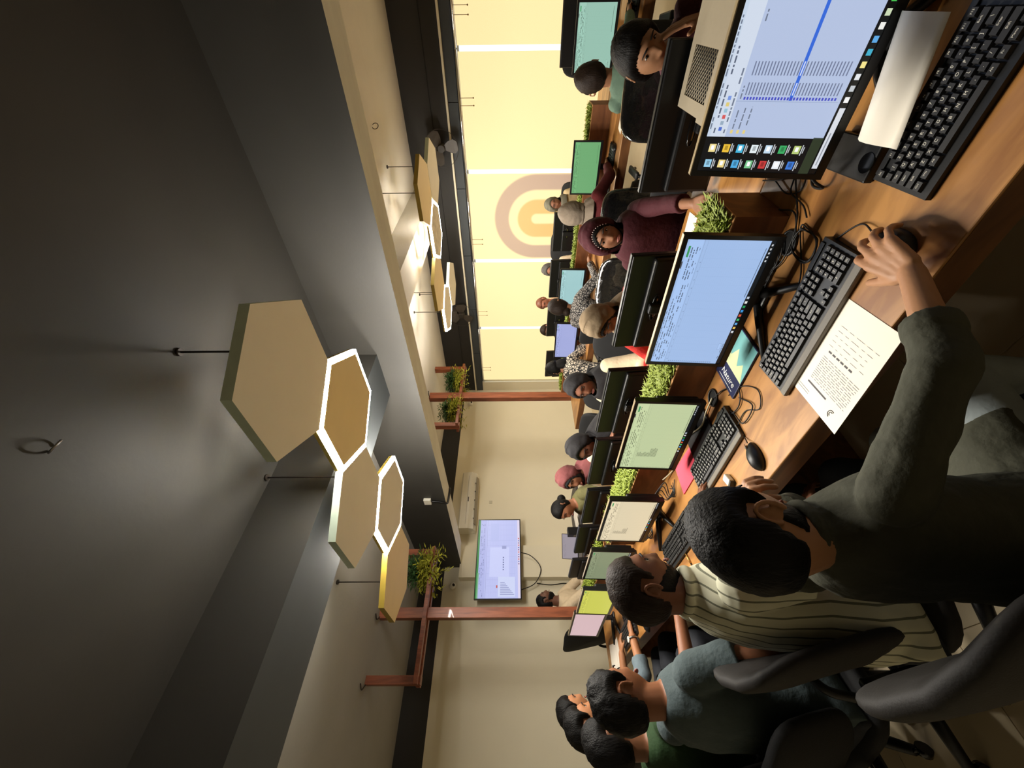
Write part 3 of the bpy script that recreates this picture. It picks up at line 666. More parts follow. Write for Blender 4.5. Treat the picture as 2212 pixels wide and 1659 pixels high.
def hang_plant(label, p, seed):
    t = thing('potted_plant', label, 'plant', p, 'plants standing on the timber frames'); g = random.Random(seed); p = Vector(p)
    MB().cyl(p+Vector((0, 0, -.06)), p+Vector((0, 0, .06)), .05, .065, n=16).build('pot', M_black, t)
    for nm, mt, n, lo, hi, L in (('dark_foliage', M_leafd, 130, .15, 1.3, .24), ('olive_foliage', M_leaf, 130, -.75, .35, .29)):
        mb = MB()
        for _ in range(n):
            a = g.uniform(0, 6.283); e = g.uniform(lo, hi); d = Vector((math.cos(a)*math.cos(e), math.sin(a)*math.cos(e), math.sin(e))); ln = g.uniform(.5, 1)*L
            b = p+Vector((0, 0, .05)); side = d.orthogonal().normalized()
            for k in range(7):
                q = b+d*(ln*(.3+.7*k/6))+Vector((0, 0, -.08*(k/6)**2*(1 if lo < 0 else .3))); ld = (d*.6+Vector((g.uniform(-1, 1), g.uniform(-1, 1), g.uniform(-.6, .6)))).normalized(); s = ld.orthogonal().normalized()*.010
                mb.add([q, q+ld*.025+s, q+ld*.065, q+ld*.025-s], [(0, 1, 2, 3)])
        o = mb.build(nm, mt, t); o['kind'] = 'stuff'
hang_plant('bushy plant on the timber frame above the television', (1.70, 4.55, 2.59), 3)
hang_plant('bushy plant on the far timber frame, window side of its post', (4.97, 4.78, 2.58), 4)
hang_plant('bushy plant on the far timber frame, television side of its post', (4.26, 4.78, 2.58), 9)

# ================================================================== DESKS
ZD = .75
def desk(label, x0, xa, xb, x1, y0, y1, open_=False):
    t = thing('long_desk', label, 'desk', (x0, y0, 0)); th = .035
    for (a, b) in ((x0, xa), (xb, x1)):
        MB().box((a, y0, ZD-th), (b, y1, ZD), ch=.003).build('worktop', M_wood, t)
    MB().box((xa+.001, y0, ZD-th-.002), (xb-.001, y1, ZD-.003)).build('center_board', M_wood, t)
    for x in (x0-.001, x1-.018+.001): MB().box((x, y0, ZD-.075), (x+.018, y1, ZD-.006)).build('edge_rail', M_woodd, t)
    n = 4
    for k in range(n+1):
        y = y0+.06+(y1-y0-.12)*k/n
        if open_:
            for x in (x0+.12, x1-.12): MB().box((x-.025, y-.025, 0), (x+.025, y+.025, ZD-th), ch=.002).build('leg', M_white, t)
        else: MB().box((x0+.12, y-.02, 0), (x1-.12, y+.02, ZD-th), ch=.002).build('leg_panel', M_woodd, t)
    if open_: return
    MB().box(((xa+xb)/2-.01, y0+.1, .2), ((xa+xb)/2+.01, y1-.1, ZD-th)).build('modesty_panel', M_woodd, t)
desk('long honey wood shared desk with grass planters, nearest the camera', .735, 1.245, 1.455, 2.0, -1.3, 4.45)
desk('long honey wood shared desk in front of the window blinds', 3.57, 4.1, 4.3, 4.85, -.8, 4.4, True)
planter('grass planter box down the middle of the near desk', 1.245, 1.455, .50, 2.86, ZD, .915, 22000, 1)
planter('second grass planter box at the television end of the near desk', 1.245, 1.455, 3.08, 4.35, ZD, .915, 5000, 2)
planter('grass planter box along the desk by the window', 4.1, 4.3, .68, 4.2, ZD, .915, 10000, 3)

# ---- monitors of the near desk, screens towards the camera
G1 = 'monitors along the near desk'
monitor('monitor showing a file list on a dark desktop, nearest the camera', 1.135, .085, 0, .53, .325, .06, 8, explorer(1), G1)
monitor('monitor with a blue spreadsheet behind the middle keyboard', 1.125, .752, 0, .50, .285, .075, 4, excel(2, (158, 186, 228)), G1)
monitor('monitor with a pale green spreadsheet above the pink sheet', 1.135, 1.462, 1, .485, .29, .06, 3, excel(3, (188, 202, 158), table=16), G1, foot=False)
monitor('monitor with a cream spreadsheet, fourth along the near desk', 1.09, 2.19, 0, .50, .29, .06, 2, excel(4, (220, 206, 174), table=14), G1)
monitor('monitor with a grey-green sheet behind the striped man head', 1.10, 2.86, 0, .50, .285, .075, 2, excel(5, (132, 142, 112)), G1)
monitor('monitor glowing lime yellow next to the timber post', 1.0, 3.305, 2, .50, .265, .11, 2, excel(6, (196, 198, 82), tb=False), G1)
monitor('monitor glowing pale pink at the far end of the near desk', .995, 3.885, 2, .58, .27, .115, 2, [(0, 0, 1, 1, (206, 176, 182), 0)]+words(random.Random(3), .05, .9, .05, .01, (170, 140, 150), 1), G1)
# ---- opposite side of the near desk, backs towards the camera
B1x = 1.62
G2 = 'monitors seen from behind on the near desk'
monitor('black monitor back beside the slim computer, nearest of the backs', 1.80, .36, 180, .50, .29, .03, 3, None, G2)
monitor('black monitor back with carry slot in front of the olive headscarf', B1x, 1.05, 180, .50, .285, .065, 5, None, G2)
monitor('black monitor back with carry slot in front of the beige sleeves', B1x, 1.735, 180, .53, .285, .055, 4, None, G2)
monitor('black monitor back in front of the two dark and mauve headscarves', B1x, 2.35, 182, .51, .28, .04, 4, None, G2)
monitor('black monitor back before the woman with tied hair', B1x, 2.97, 182, .50, .28, .02, 4, None, G2)
monitor('black monitor back below the open laptop', B1x, 3.58, 183, .49, .28, .02, 4, None, G2)
monitor('small black monitor back left of the laptop, farthest of the backs', B1x, 4.26, 180, .47, .27, .02, 3, None, G2)
# ---- window desk
G3 = 'monitors along the window desk'
frm = mat('brown_grey_rim', (110, 92, 74), .5)
monitor('monitor with a teal sheet before the man in green', 3.88, .24, 0, .42, .30, .09, 3, excel(7, (148, 188, 172), tb=False), G3, back_detail=False)
monitor('large dark monitor behind the teal screen', 4.42, .18, 180, .56, .34, .10, 3, None, G3)
monitor('monitor glowing plain green under the arch logo', 3.9, 1.12, 2, .44, .25, .075, 3, excel(8, (108, 166, 112), tb=False), G3, back_detail=False)
monitor('monitor with a pale cyan sheet by the patterned sleeve', 3.88, 2.33, 0, .48, .27, .08, 3, excel(9, (158, 198, 200), tb=False), G3, back_detail=False)
monitor('monitor with a lavender sheet right of the hair bun', 3.88, 3.06, 3, .52, .27, .08, 3, excel(10, (160, 168, 216), tb=False), G3, back_detail=False)
monitor('dark monitor back under the arch logo on the window desk', 4.55, 1.98, 180, .46, .30, .09, 3, None, G3)
monitor('dark monitor back behind the pale cyan screen', 4.5, 2.56, 180, .52, .3, .10, 3, None, G3)
monitor('dark monitor back behind the lavender screen', 4.5, 3.2, 180, .5, .3, .10, 3, None, G3)
monitor('dark monitor back beside the woman with long dark hair', 4.5, 3.98, 180, .5, .3, .08, 3, None, G3)
# ---- keyboards, mice
keyboard('black keyboard nearest the camera, partly under a folded sheet', .925, .09, 1.5, True, False)
keyboard('black keyboard with grey front bar beside the white sheet of paper', .955, .69, 3.0, True, True)
keyboard('black keyboard with grey front bar beside the pink sheet', 1.0, 1.405, 1, True, True)
keyboard('dark keyboard under the cream screen', .90, 2.05, 0, False, False)
keyboard('dark keyboard before the pink screen', .93, 3.28, 0, False, False)
keyboard('dark keyboard at the end before the pale pink screen', .83, 3.42, 2, False, False)
mouse('black mouse under the right hand of the man in olive', .855, .405, 2, cab=[(.911, .407, .765), (.97, .41, .755), (1.02, .47, .753), (1.06, .55, .753), (1.05, .62, .753), (1.10, .66, .753)])
mouse('black mouse lying alone on the desk before the pink sheet', .825, 1.175, -4, cab=[(.88, 1.17, .765), (.92, 1.185, .754), (.97, 1.19, .755), (.98, 1.11, .754), (.93, 1.04, .754), (.98, 1.0, .754), (1.06, 1.06, .754), (1.1, 1.15, .754)])
mouse('small black mouse near the wristwatch hand', .76, 2.93, 0)
mouse('black mouse on the window desk', 3.75, .92, 0)
# ================================================================== PEOPLE
def remesh(mb, name, matr, parent, voxel, smooth=2, fold=0.0, seed=0, off=None):
    me0 = bpy.data.meshes.new('tmp'); me0.from_pydata([tuple(v) for v in mb.v], [], mb.f)
    bmx = bmesh.new(); bmx.from_mesh(me0); bmesh.ops.recalc_face_normals(bmx, faces=bmx.faces[:]); bmx.to_mesh(me0); bmx.free()
    t = bpy.data.objects.new('tmp', me0); COL.objects.link(t)
    md = t.modifiers.new('r', 'REMESH'); md.mode = 'VOXEL'; md.voxel_size = voxel; md.use_smooth_shade = True
    ms = t.modifiers.new('s', 'SMOOTH'); ms.iterations = smooth; ms.factor = .5
    bpy.context.view_layer.update()
    me = bpy.data.meshes.new_from_object(t.evaluated_get(bpy.context.evaluated_depsgraph_get()))
    bpy.data.objects.remove(t); bpy.data.meshes.remove(me0); me.name = name
    if fold:
        no = [v.normal.copy() for v in me.vertices]
        for v, n in zip(me.vertices, no):
            q = v.co*9+Vector((seed*3.1, 0, 0)); w = noise.noise(Vector((q.x*1.3, q.y*1.3, q.z*.55)))+.5*noise.noise(q*2.3)
            v.co += n*fold*w
    loc = wloc(parent) if parent is not None else Vector((0, 0, 0)); me.transform(Matrix.Translation(-loc))
    me.materials.clear()
    for m_ in (matr if isinstance(matr, (list, tuple)) else [matr]): me.materials.append(m_)
    for p in me.polygons: p.use_smooth = True
    o = bpy.data.objects.new(name, me); COL.objects.link(o); o.parent = parent; return o
def cap(mb, p0, p1, r0, r1=None, n=14):
    """tapered capsule"""
    r1 = r0 if r1 is None else r1; p0 = Vector(p0); p1 = Vector(p1); d = p1-p0
    if d.length < 1e-6: mb.sphere(p0, r0, nu=n, nv=8); return
    d.normalize(); pts = []; rr = []
    for a in (80, 55, 28): pts.append(p0-d*r0*math.sin(math.radians(a))); rr.append(r0*math.cos(math.radians(a)))
    pts.append(p0); rr.append(r0); pts.append(p1); rr.append(r1)
    for a in (28, 55, 80): pts.append(p1+d*r1*math.sin(math.radians(a))); rr.append(r1*math.cos(math.radians(a)))
    mb.tube(pts, rr, n)
def cone(mb, p0, p1, r0, r1, n=16): mb.tube([Vector(p0), Vector(p1)], [r0, r1], n)
def loft(mb, st, n=28, e=2.4):
    """st: (centre, axis1, axis2, r1, r2) rings, closed ends, superellipse sections"""
    vs = []; fs = []; k = len(st)
    sg = lambda v, x: math.copysign(abs(v)**x, v)
    for (c, a, b, r1, r2) in st:
        for j in range(n):
            t = 2*math.pi*j/n; vs.append(Vector(c)+Vector(a)*r1*sg(math.cos(t), 2/e)+Vector(b)*r2*sg(math.sin(t), 2/e))
    for i in range(k-1):
        for j in range(n): fs.append((i*n+j, i*n+(j+1) % n, (i+1)*n+(j+1) % n, (i+1)*n+j))
    fs += [tuple(range(n))[::-1], tuple((k-1)*n+j for j in range(n))]
    mb.add(vs, fs, 0, True)
NU, NV = 56, 44
def head_grid(female=False):
    """sculpted head in local axes x forward, y left, z up"""
    P = []; D = []
    for i in range(NV+1):
        th = math.pi*i/NV
        for j in range(NU):
            ph = 2*math.pi*j/NU; d = Vector((math.sin(th)*math.cos(ph), math.sin(th)*math.sin(ph), math.cos(th)))
            x = d.x*(.093 if d.x > 0 else .104); y = d.y*.076; z = d.z*(.116 if d.z > 0 else .118)
            t = max(0, min(1, -z/.118)); jaw = (.30 if not female else .36)
            y *= 1-jaw*t**1.6
            if x < 0: x *= 1-.42*t**1.3
            else: x *= 1-.02*t
            if z > .03 and x > 0: x *= 1-.10*((z-.03)/.086)**2
            f = max(0, d.x)
            if f > 0:
                g = lambda yy, zz, sy, sz: math.exp(-((y-yy)/sy)**2-((z-zz)/sz)**2)
                w = min(1, f*1.6); dx = 0
                dx -= .010*(g(.031, .010, .017, .011)+g(-.031, .010, .017, .011))
                dx += .005*g(0, .032, .05, .012)
                if z < .022:                                   # nose ridge and tip
                    q = (.022-z)/.056
                    prof = .021*min(1, max(0, q))**1.2 if q < 1 else .021*max(0, 1-(q-1)*5.0)
                    dx += prof*math.exp(-(y/(.008+.006*min(1, max(0, q))))**2)
                dx += .004*g(.012, -.034, .008, .008)+.004*g(-.012, -.034, .008, .008)
                dx += .007*g(0, -.066, .022, .012)-.0035*g(0, -.0655, .02, .003)
                dx += .009*g(0, -.100, .022, .016)-.003*g(0, -.083, .02, .006)
                dx += .004*(g(.044, -.018, .018, .018)+g(-.044, -.018, .018, .018))
                x += dx*w
            P.append(Vector((x, y, z))); D.append(d)
    F = []
    for i in range(NV):
        for j in range(NU): F.append((i*NU+j, (i+1)*NU+j, (i+1)*NU+(j+1) % NU, i*NU+(j+1) % NU))
    return P, D, F
HG = {False: head_grid(False), True: head_grid(True)}
def hairline(ph, style):
    """lowest z of hair for azimuth ph (0 front)"""
    a = abs(math.degrees(ph))
    tab = {'short': [(0, .066), (35, .060), (55, .048), (68, .0), (78, -.012), (82, .036), (108, .036), (116, -.02), (130, -.068), (180, -.08)],
           'long': [(0, .060), (35, .045), (60, .02), (80, -.03), (100, -.09), (180, -.115)]}[style]
    for (a0, z0), (a1, z1) in zip(tab, tab[1:]):
        if a <= a1: return z0+(z1-z0)*(a-a0)/(a1-a0)
    return tab[-1][1]
def shell(fn, female):
    """offset skin over the head; fn(p,d)->offset, faces with all offsets < 0 are dropped"""
    P, D, F = HG[female]; off = [fn(p, d) for p, d in zip(P, D)]
    V = [p+d*o for p, d, o in zip(P, D, off)]; FF = [f for f in F if max(off[i] for i in f) > -.002]
    return V, FF
def ik(S_, W_, a, b, pole):
    d = W_-S_; L = min(d.length, (a+b)*.995); u = d.normalized(); x = (a*a-b*b+L*L)/(2*L); h = math.sqrt(max(0, a*a-x*x))
    q = pole-u*pole.dot(u); q.normalize(); return S_+u*x+q*h, S_+u*L
def hand(mb, Wp, d, n, side, curl=(25, 30, 25), sp=6, sc=1.0, thumb=(35, 10), curls=None):
    """wrist, finger direction, palm normal (towards palm), side vector pointing to the thumb"""
    d = d.normalized(); n = (n-d*n.dot(d)).normalized(); s = side-d*side.dot(d)-n*side.dot(n); s.normalize()
    K = []
    for i, (o, L) in enumerate(((.030, .082), (.010, .086), (-.010, .081), (-.029, .074))):
        K.append(Wp+d*L*sc+s*o*sc); cap(mb, Wp+d*.014*sc+s*o*.55*sc, K[i], .0135*sc, .0108*sc, 10)
    mb.sphere(Wp+d*.048*sc+n*.003, (.040*sc, .036*sc, .014*sc), Matrix((d, s, n)).transposed(), 12, 8)
    for i, (k, ln, r) in enumerate(zip(K, ((.042, .025, .021), (.046, .029, .022), (.043, .027, .021), (.034, .020, .018)), (.0092, .0096, .0090, .0080))):
        a = (sp*(1.5-i))*math.pi/180; dd = d*math.cos(a)+s*math.sin(a); p = k; ang = 0; cc = curls[i] if curls else curl
        for j in range(3):
            ang += math.radians(cc[j]); v = dd*math.cos(ang)+n*math.sin(ang); q = p+v*ln[j]*sc; cap(mb, p, q, r*(1-.08*j)*sc, r*(.94-.09*j)*sc, 9); p = q
    b = Wp+d*.022*sc+s*.026*sc+n*.004; a1 = math.radians(thumb[0]); v = (d*math.cos(a1)+s*math.sin(a1)+n*.25).normalized(); q = b+v*.042*sc; cap(mb, Wp+d*.012*sc+s*.012*sc, b, .014*sc, .0135*sc, 9); cap(mb, b, q, .0128*sc, .0105*sc, 9)
    a2 = math.radians(thumb[1]); v2 = (v*math.cos(a2)+(d*.8+n*.6).normalized()*math.sin(a2)).normalized(); q2 = q+v2*.030*sc; cap(mb, q, q2, .0103*sc, .0085*sc, 9)
SK = {}
def skin(c):
    if c not in SK: SK[c] = mat('skin_%d_%d_%d' % c, c, .5, var=.1, scale=25, bump=.03, bscale=300, spec=.35)
    return SK[c]
M_hair = mat('black_hair', (14, 12, 11), .55, var=.5, scale=60, bump=.4, bscale=190, stretch=(1, 1, .16), spec=.15)
M_hairb = mat('brown_black_hair', (38, 28, 22), .55, var=.5, scale=60, bump=.4, bscale=190, stretch=(1, 1, .16), spec=.15)
M_eyew = mat('eye_white', (205, 198, 190), .25, var=.02); M_iris = mat('dark_iris', (26, 18, 14), .12, var=.02)
M_lip = mat('lips', (140, 82, 72), .45, var=.08); M_brow = mat('eyebrow_hair', (28, 22, 20), .8)
M_shoe = mat('dark_shoe', (30, 28, 27), .5); M_jeans = mat('dark_trousers', (40, 42, 48), .85, var=.15, scale=40, bump=.1, bscale=200)
def cloth(name, c, rough=.85, var=.16, bump=.25, bscale=70, **k): return mat(name, c, rough, var=var, scale=30, bump=bump, bscale=bscale, **k)
def person(label, head, yaw, bo=.06, hyaw=0, hpitch=8, hroll=0, female=False, sk=(150, 104, 76), top=None, sleeve='long', bottoms=None, hair=None, hijab=None,
           wr=None, wl=None, voxel=.009, hs=.95, wide=1.0, beard=None, fold=.004, extra=None, lap=True, pole_r=None, pole_l=None, handr=None, handl=None, legs=True, side=0, collar=False, eyes=True,
           face=True, group='people at the desks', hijab_kw=None, hair_n=1.0, pz=.55, standing=False):
    """head: world centre of head. yaw: facing (0 = +x). wr/wl: world wrist targets"""
    hd = Vector(head); a = math.radians(yaw); f = Vector((math.cos(a), math.sin(a), 0)); l = Vector((-math.sin(a), math.cos(a), 0)); up = Vector((0, 0, 1))
    pel = Vector((hd.x, hd.y, 0))-f*bo+l*side; pel.z = pz
    sp = (hd-pel); Ls = sp.length; sp.normalize(); k = Ls/.66
    root = thing('person', label, 'person', (pel.x, pel.y, 0), group)
    fw = (f-sp*f.dot(sp)).normalized()                       # forward, square to spine
    SM = pel+sp*.452*k; NB = pel+sp*.522*k
    sw = .178*wide*(.9 if female else 1)*k; SR = SM-l*sw; SL = SM+l*sw
    # head axes
    Rh = (Matrix.Rotation(a+math.radians(hyaw), 3, 'Z') @ Matrix.Rotation(math.radians(hpitch), 3, 'Y') @ Matrix.Rotation(math.radians(hroll), 3, 'X'))
    H = lambda p: hd+Rh @ (Vector(p)*hs)
    body = MB()
    P, D, F = HG[female]; body.add([H(p) for p in P], F, 0, True)
    cap(body, NB-sp*.03+fw*.0, H((-.022, 0, -.055)), .060*k*(.88 if female else 1), .055*(.88 if female else 1))
    if not hijab or True:
        for s in (-1, 1):      # ears
            e0 = H((-.010, s*.082, -.004)); Re = Rh @ Matrix.Rotation(s*.5, 3, 'Z')
            if not hijab:
                body.sphere(e0, (.012*hs, .0055*hs, .024*hs), Re, 12, 8)
                rim = [e0+Re @ Vector((hs*(.019*math.cos(t)-.002), s*(.007+.005*math.cos(t*.5)), hs*(.031*math.sin(t)+.003))) for t in np.linspace(-.9, 3.9, 14)]
                body.tube(rim, [.0055]*14, 7)
    # torso core
    tor = lambda q: [(pel-sp*.02, l, fw, .155*wide*k+q, .105*k+q), (pel+sp*.08*k, l, fw, .165*wide*k+q, .115*k+q), (pel+sp*.2*k, l, fw, .148*wide*k+q, .105*k+q), (pel+sp*.34*k, l, fw, .165*wide*k+q, .112*k+q), (pel+sp*.43*k, l, fw, .172*wide*k+q, .098*k+q), (pel+sp*.485*k, l, fw, .130*wide*k+q, .078*k+q), (pel+sp*.522*k, l, fw, .066*k+q, .062*k+q)]
    loft(body, tor(-.004))
    au, af = .285*k, .25*k; J = {}
    for nm, Sx, W_, pole, sg in (('r', SR, wr, pole_r, -1), ('l', SL, wl, pole_l, 1)):
        if W_ is None: W_ = pel+f*.30*k+l*sg*.09+up*.07
        pole = Vector(pole) if pole else (-up*.8+l*sg*.6-f*.3)
        E_, Wp = ik(Sx, Vector(W_), au, af, pole); J[nm] = (Sx, E_, Wp)
        cap(body, Sx, E_, .044*k, .037*k); cap(body, E_, Wp, .037*k, .026*k)
        hp = {'r': handr, 'l': handl}[nm] or {}
        d = Vector(hp.get('d', (Wp-E_).normalized()*.6+f*.4)); n = Vector(hp.get('n', -up)); sd = Vector(hp.get('s', -l*sg))
        hand(body, Wp, d, n, sd, hp.get('curl', (22, 28, 22)), hp.get('sp', 6), hp.get('sc', .95 if female else 1.02), hp.get('thumb', (38, 12)), hp.get('curls'))
    kn = []
    if legs:
        for sg in (-1, 1):
            hj = pel+l*sg*.085*k; kk = pel+f*.42*k+l*sg*.13+up*(-.04); an = Vector((kk.x, kk.y, .09))-f*.04
            if standing: kk = pel+l*sg*.09-up*.42; an = kk-up*.38
            kn.append((hj, kk, an)); cap(body, hj, kk, .07*k, .052*k); cap(body, kk, an, .05*k, .038*k)
    body = remesh(body, 'body', skin(sk), root, voxel, 1)
    # clothes
    sh = MB(); loft(sh, tor(.012))
    for nm in ('r', 'l'):
        Sx, E_, Wp = J[nm]; s_ = sleeve if isinstance(sleeve, str) else sleeve[0 if nm == 'r' else 1]
        cap(sh, Sx, Sx.lerp(E_, .3), .064*k, .062*k)
        if s_ == 'short': cone(sh, Sx, Sx.lerp(E_, .62), .064*k, .066*k)
        else:
            fr = {'long': .96, 'rolled': .42, 'three': .6}[s_]
            cap(sh, Sx, E_, .062*k, .053*k); cone(sh, E_, E_.lerp(Wp, fr), .053*k, .040*k if s_ == 'long' else .049*k)
            if s_ in ('rolled', 'three'): cone(sh, E_.lerp(Wp, fr-.14), E_.lerp(Wp, fr+.01), .054*k, .053*k)
    if lap:
        loft(sh, [(pel-f*.10-up*.03, l, up, .17*k, .09*k), (pel+f*.1-up*.0, l, up, .185*k, .105*k), (pel+f*.22-up*.01, l, up, .19*k, .085*k)])
    if collar: sh.tube([NB+sp*.02+(l*math.cos(t)*.066+fw*math.sin(t)*.062)*k for t in np.linspace(0, 6.283, 24, endpoint=False)], .016, 8, closed=True)
    remesh(sh, 'top', top, root, voxel*1.1, 3, fold, len(label))
    if legs:
        tr_ = MB()
        for hj, kk, an in kn: cap(tr_, hj, kk, .084*k, .066*k); cone(tr_, kk, an, .066*k, .055*k); tr_.sphere(kk, .066*k)
        loft(tr_, [(pel-f*.11-up*.07, l, up, .165*k, .05*k), (pel+f*.12-up*.03, l, up, .17*k, .07*k)])
        remesh(tr_, 'trousers', bottoms or M_jeans, root, .014, 2, .003)
        for hj, kk, an in kn:
            s_ = MB(); s_.add(*[(lambda V: ([Vector((0, 0, 0))+an+f*v[0]+l*v[1]+up*v[2] for v in V]))([(-.06, -.04, -.088), (.2, -.045, -.088), (.2, .045, -.088), (-.06, .04, -.088), (-.07, -.035, -.01), (.08, -.036, -.01), (.18, -.03, -.045), (.18, .03, -.045), (.08, .036, -.01), (-.07, .035, -.01)]), [(0, 3, 2, 1), (0, 1, 6, 5, 4), (3, 9, 8, 7, 2), (1, 2, 7, 6), (4, 5, 8, 9), (5, 6, 7, 8), (0, 4, 9, 3)]]); s_.build('shoe', M_shoe, root)
    # face details
    if face:
        for s in (-1, 1):
            if eyes:
                e = MB(); c = H((.0700, s*.031, .0085)); e.sphere(c, (.0095*hs, .0135*hs, .0072*hs if eyes is True else .003), Rh, 14, 10)
                eo = e.build('eye', M_eyew, root)
                i_ = MB(); i_.sphere(H((.0758, s*.031, .0085 if eyes is True else .006)), (.0045*hs, .0062*hs, .0062*hs if eyes is True else .003), Rh, 12, 8); i_.build('iris', M_iris, eo)
                ld = MB(); ld.tube([H((.0785-.3*abs(yy-.031)**1.0*.35, s*yy, .0085+.0075*math.cos((yy-.031)/.014*1.5))) for yy in np.linspace(.017, .046, 9)], .0017, 6); ld.build('eyelash_line', M_brow, root)
            b = MB(); b.tube([H((.092-.38*max(0, yy-.025)-.05*abs(yy-.03), s*yy, .0285+.004*math.sin((yy-.012)/.042*2.6)-.004*(yy-.012)/.041)) for yy in np.linspace(.012, .053, 9)], [.0018, .0032, .0038, .0038, .0036, .0033, .003, .0024, .0014], 6); b.build('eyebrow', M_brow, root)
        lp = MB(); lp.tube([H((.0925-6.5*yy*yy, yy, -.0615-.003*abs(yy)/.02)) for yy in np.linspace(-.023, .023, 11)], [.0012, .0028, .0036, .0042, .0042, .0036, .0042, .0042, .0036, .0028, .0012], 7)
        lp.tube([H((.0925-6.5*yy*yy, yy, -.0700+.0045*(yy/.02)**2)) for yy in np.linspace(-.021, .021, 11)], [.001, .003, .0042, .005, .0053, .0054, .0053, .005, .0042, .003, .001], 7); lp.build('lips', M_lip, root)
    if beard:
        def bf(p, d):
            if p.x < -.015: return -.01
            z0 = -.03-.012*max(0, (p.x-.04)/.05)
            m_ = (p.y/.026)**2+((p.z+.066)/.011)**2
            if m_ < 1: return -.006
            lim = -.004-.050*max(0, min(1, (p.x+.015)/.075))
            if p.z > lim+.004*noise.noise(p*80): return -.012
            return .001+min(.0055, (lim-p.z)*.28)+.0015*noise.noise(p*150)
        V, FF = shell(bf, female); MB().add([H(v) for v in V], FF, 0, True).build('beard', beard, root)
    if hair:
        style, hm, th = hair[:3]
        def hf(p, d):
            ph = math.atan2(p.y, p.x); z0 = hairline(ph, style)+.006*noise.noise(Vector((p.x*60, p.y*60, 3)))
            q = (p.z-z0)/.028
            nz = noise.noise(Vector((p.x*38, p.y*38, p.z*14)))*.16+noise.noise(Vector((p.x*170, p.y*170, p.z*60)))*.12
            return (-.008 if q < 0 else (min(1, q)**.6*th*(1+nz*hair_n)+.0012))
        V, FF = shell(hf, female); hm_ = MB(); hm_.add([H(v) for v in V], FF, 0, True)
        if len(hair) > 3:
            for (c, r) in hair[3]: hm_.sphere(H(c), tuple(x*hs for x in r), Rh, 18, 12)
        hm_.build('hair', hm, root)
    if hijab:
        kw = dict(th=.014, oy=.061, oz=.088, cz=-.018, drape=.20, under=None, wid=1.0, rings=8); kw.update(hijab_kw or {})
        def jf(p, d):
            if p.x > 0:
                q = (p.y/kw['oy'])**2+((p.z-kw['cz'])/kw['oz'])**2
                if q < 1: return -.01
                if q < 1.35: return kw['th']*(.3+.7*(q-1)/.35)+.003*noise.noise(p*40)
            fo = abs(noise.noise(Vector((p.x*10+5, p.y*16, p.z*30-p.x*18))))
            return kw['th']*(1+.3*noise.noise(Vector((p.x*22, p.y*22, p.z*9))))+(.004 if p.x < 0 else 0)+.009*(fo-.25)
        V, FF = shell(jf, female); hj_ = MB(); hj_.add([H(v) for v in V], FF, 0, True)
        hmt = hijab
        # cowl from chin to chest
        n = 48; rings = []; chin = H((.012, 0, -.085)); wd = kw['wid']
        st = [(H((-.006, 0, -.045)), .082, .088), (H((-.002, 0, -.10)), .083, .088), (NB+sp*.055*k+fw*.012, .090, .088), (NB+sp*.02*k+fw*.012, .115*wd, .105), (SM+sp*.02*k+fw*.01, .165*k*wd, .125), (SM-sp*.04*k+fw*.012, .192*k*wd, .138*k), (SM-sp*.04*k-sp*kw['drape']*.5*k+fw*.012, .20*k*wd, .150*k), (SM-sp*.04*k-sp*kw['drape']*k+fw*.015, .192*k*wd, .152*k)]
        st = st[:kw['rings']]
        for si, (c, r1, r2) in enumerate(st):
            for j in range(n):
                t = 2*math.pi*j/n; rip = 1+(.035*math.sin(t*7+si*.9)+.025*math.sin(t*13+si*1.7))*min(1, si/2.5)
                b1 = Rh @ Vector((0, 1, 0)) if si < 2 else l; b2 = Rh @ Vector((1, 0, 0)) if si < 2 else fw
                rings.append(Vector(c)+b1*r1*rip*math.cos(t)+b2*r2*rip*math.sin(t))
        fs = []
        for i in range(len(st)-1):
            for j in range(n): fs.append((i*n+j, i*n+(j+1) % n, (i+1)*n+(j+1) % n, (i+1)*n+j))
        # leave the face free: drop cowl faces in front of the chin on the two top rings
        fs = [q for q in fs if not (q[0] < n and (sum((Rh.transposed() @ (rings[i]-hd)).x for i in q)/4 > .012*1))]
        hj_.add(rings, fs, 0, True); ho = hj_.build('headscarf', hmt, root)
        so = ho.modifiers.new('thick', 'SOLIDIFY'); so.thickness = .004; so.offset = 0
        ss = ho.modifiers.new('soft', 'SUBSURF'); ss.levels = 1; ss.render_levels = 1
        if kw['under']:
            def uf(p, d):
                if p.x > 0 and (p.y/(kw['oy']-.006))**2+((p.z-kw['cz'])/(kw['oz']-.02))**2 < 1: return -.01
                return .006
            V, FF = shell(uf, female); MB().add([H(v) for v in V], FF, 0, True).build('under_cap', kw['under'], root)
        if kw.get('trim'):
            for t in np.linspace(.35, 2.79, 15):
                yy = kw['oy']*1.08*math.cos(t); zz = kw['cz']+kw['oz']*1.08*math.sin(t); xx = .093*math.sqrt(max(0, 1-(yy/.08)**2-(zz/.125)**2))
                MB().sphere(H((xx+.012, yy, zz)), .003, nu=8, nv=6).build('pearl', M_pearl, root)
    if extra: extra(root, J, H, Rh, dict(f=f, l=l, SM=SM, NB=NB, pel=pel, sp=sp, fw=fw, k=k))
    return root
M_pearl = mat('pearl_trim', (220, 196, 190), .3, var=.05)
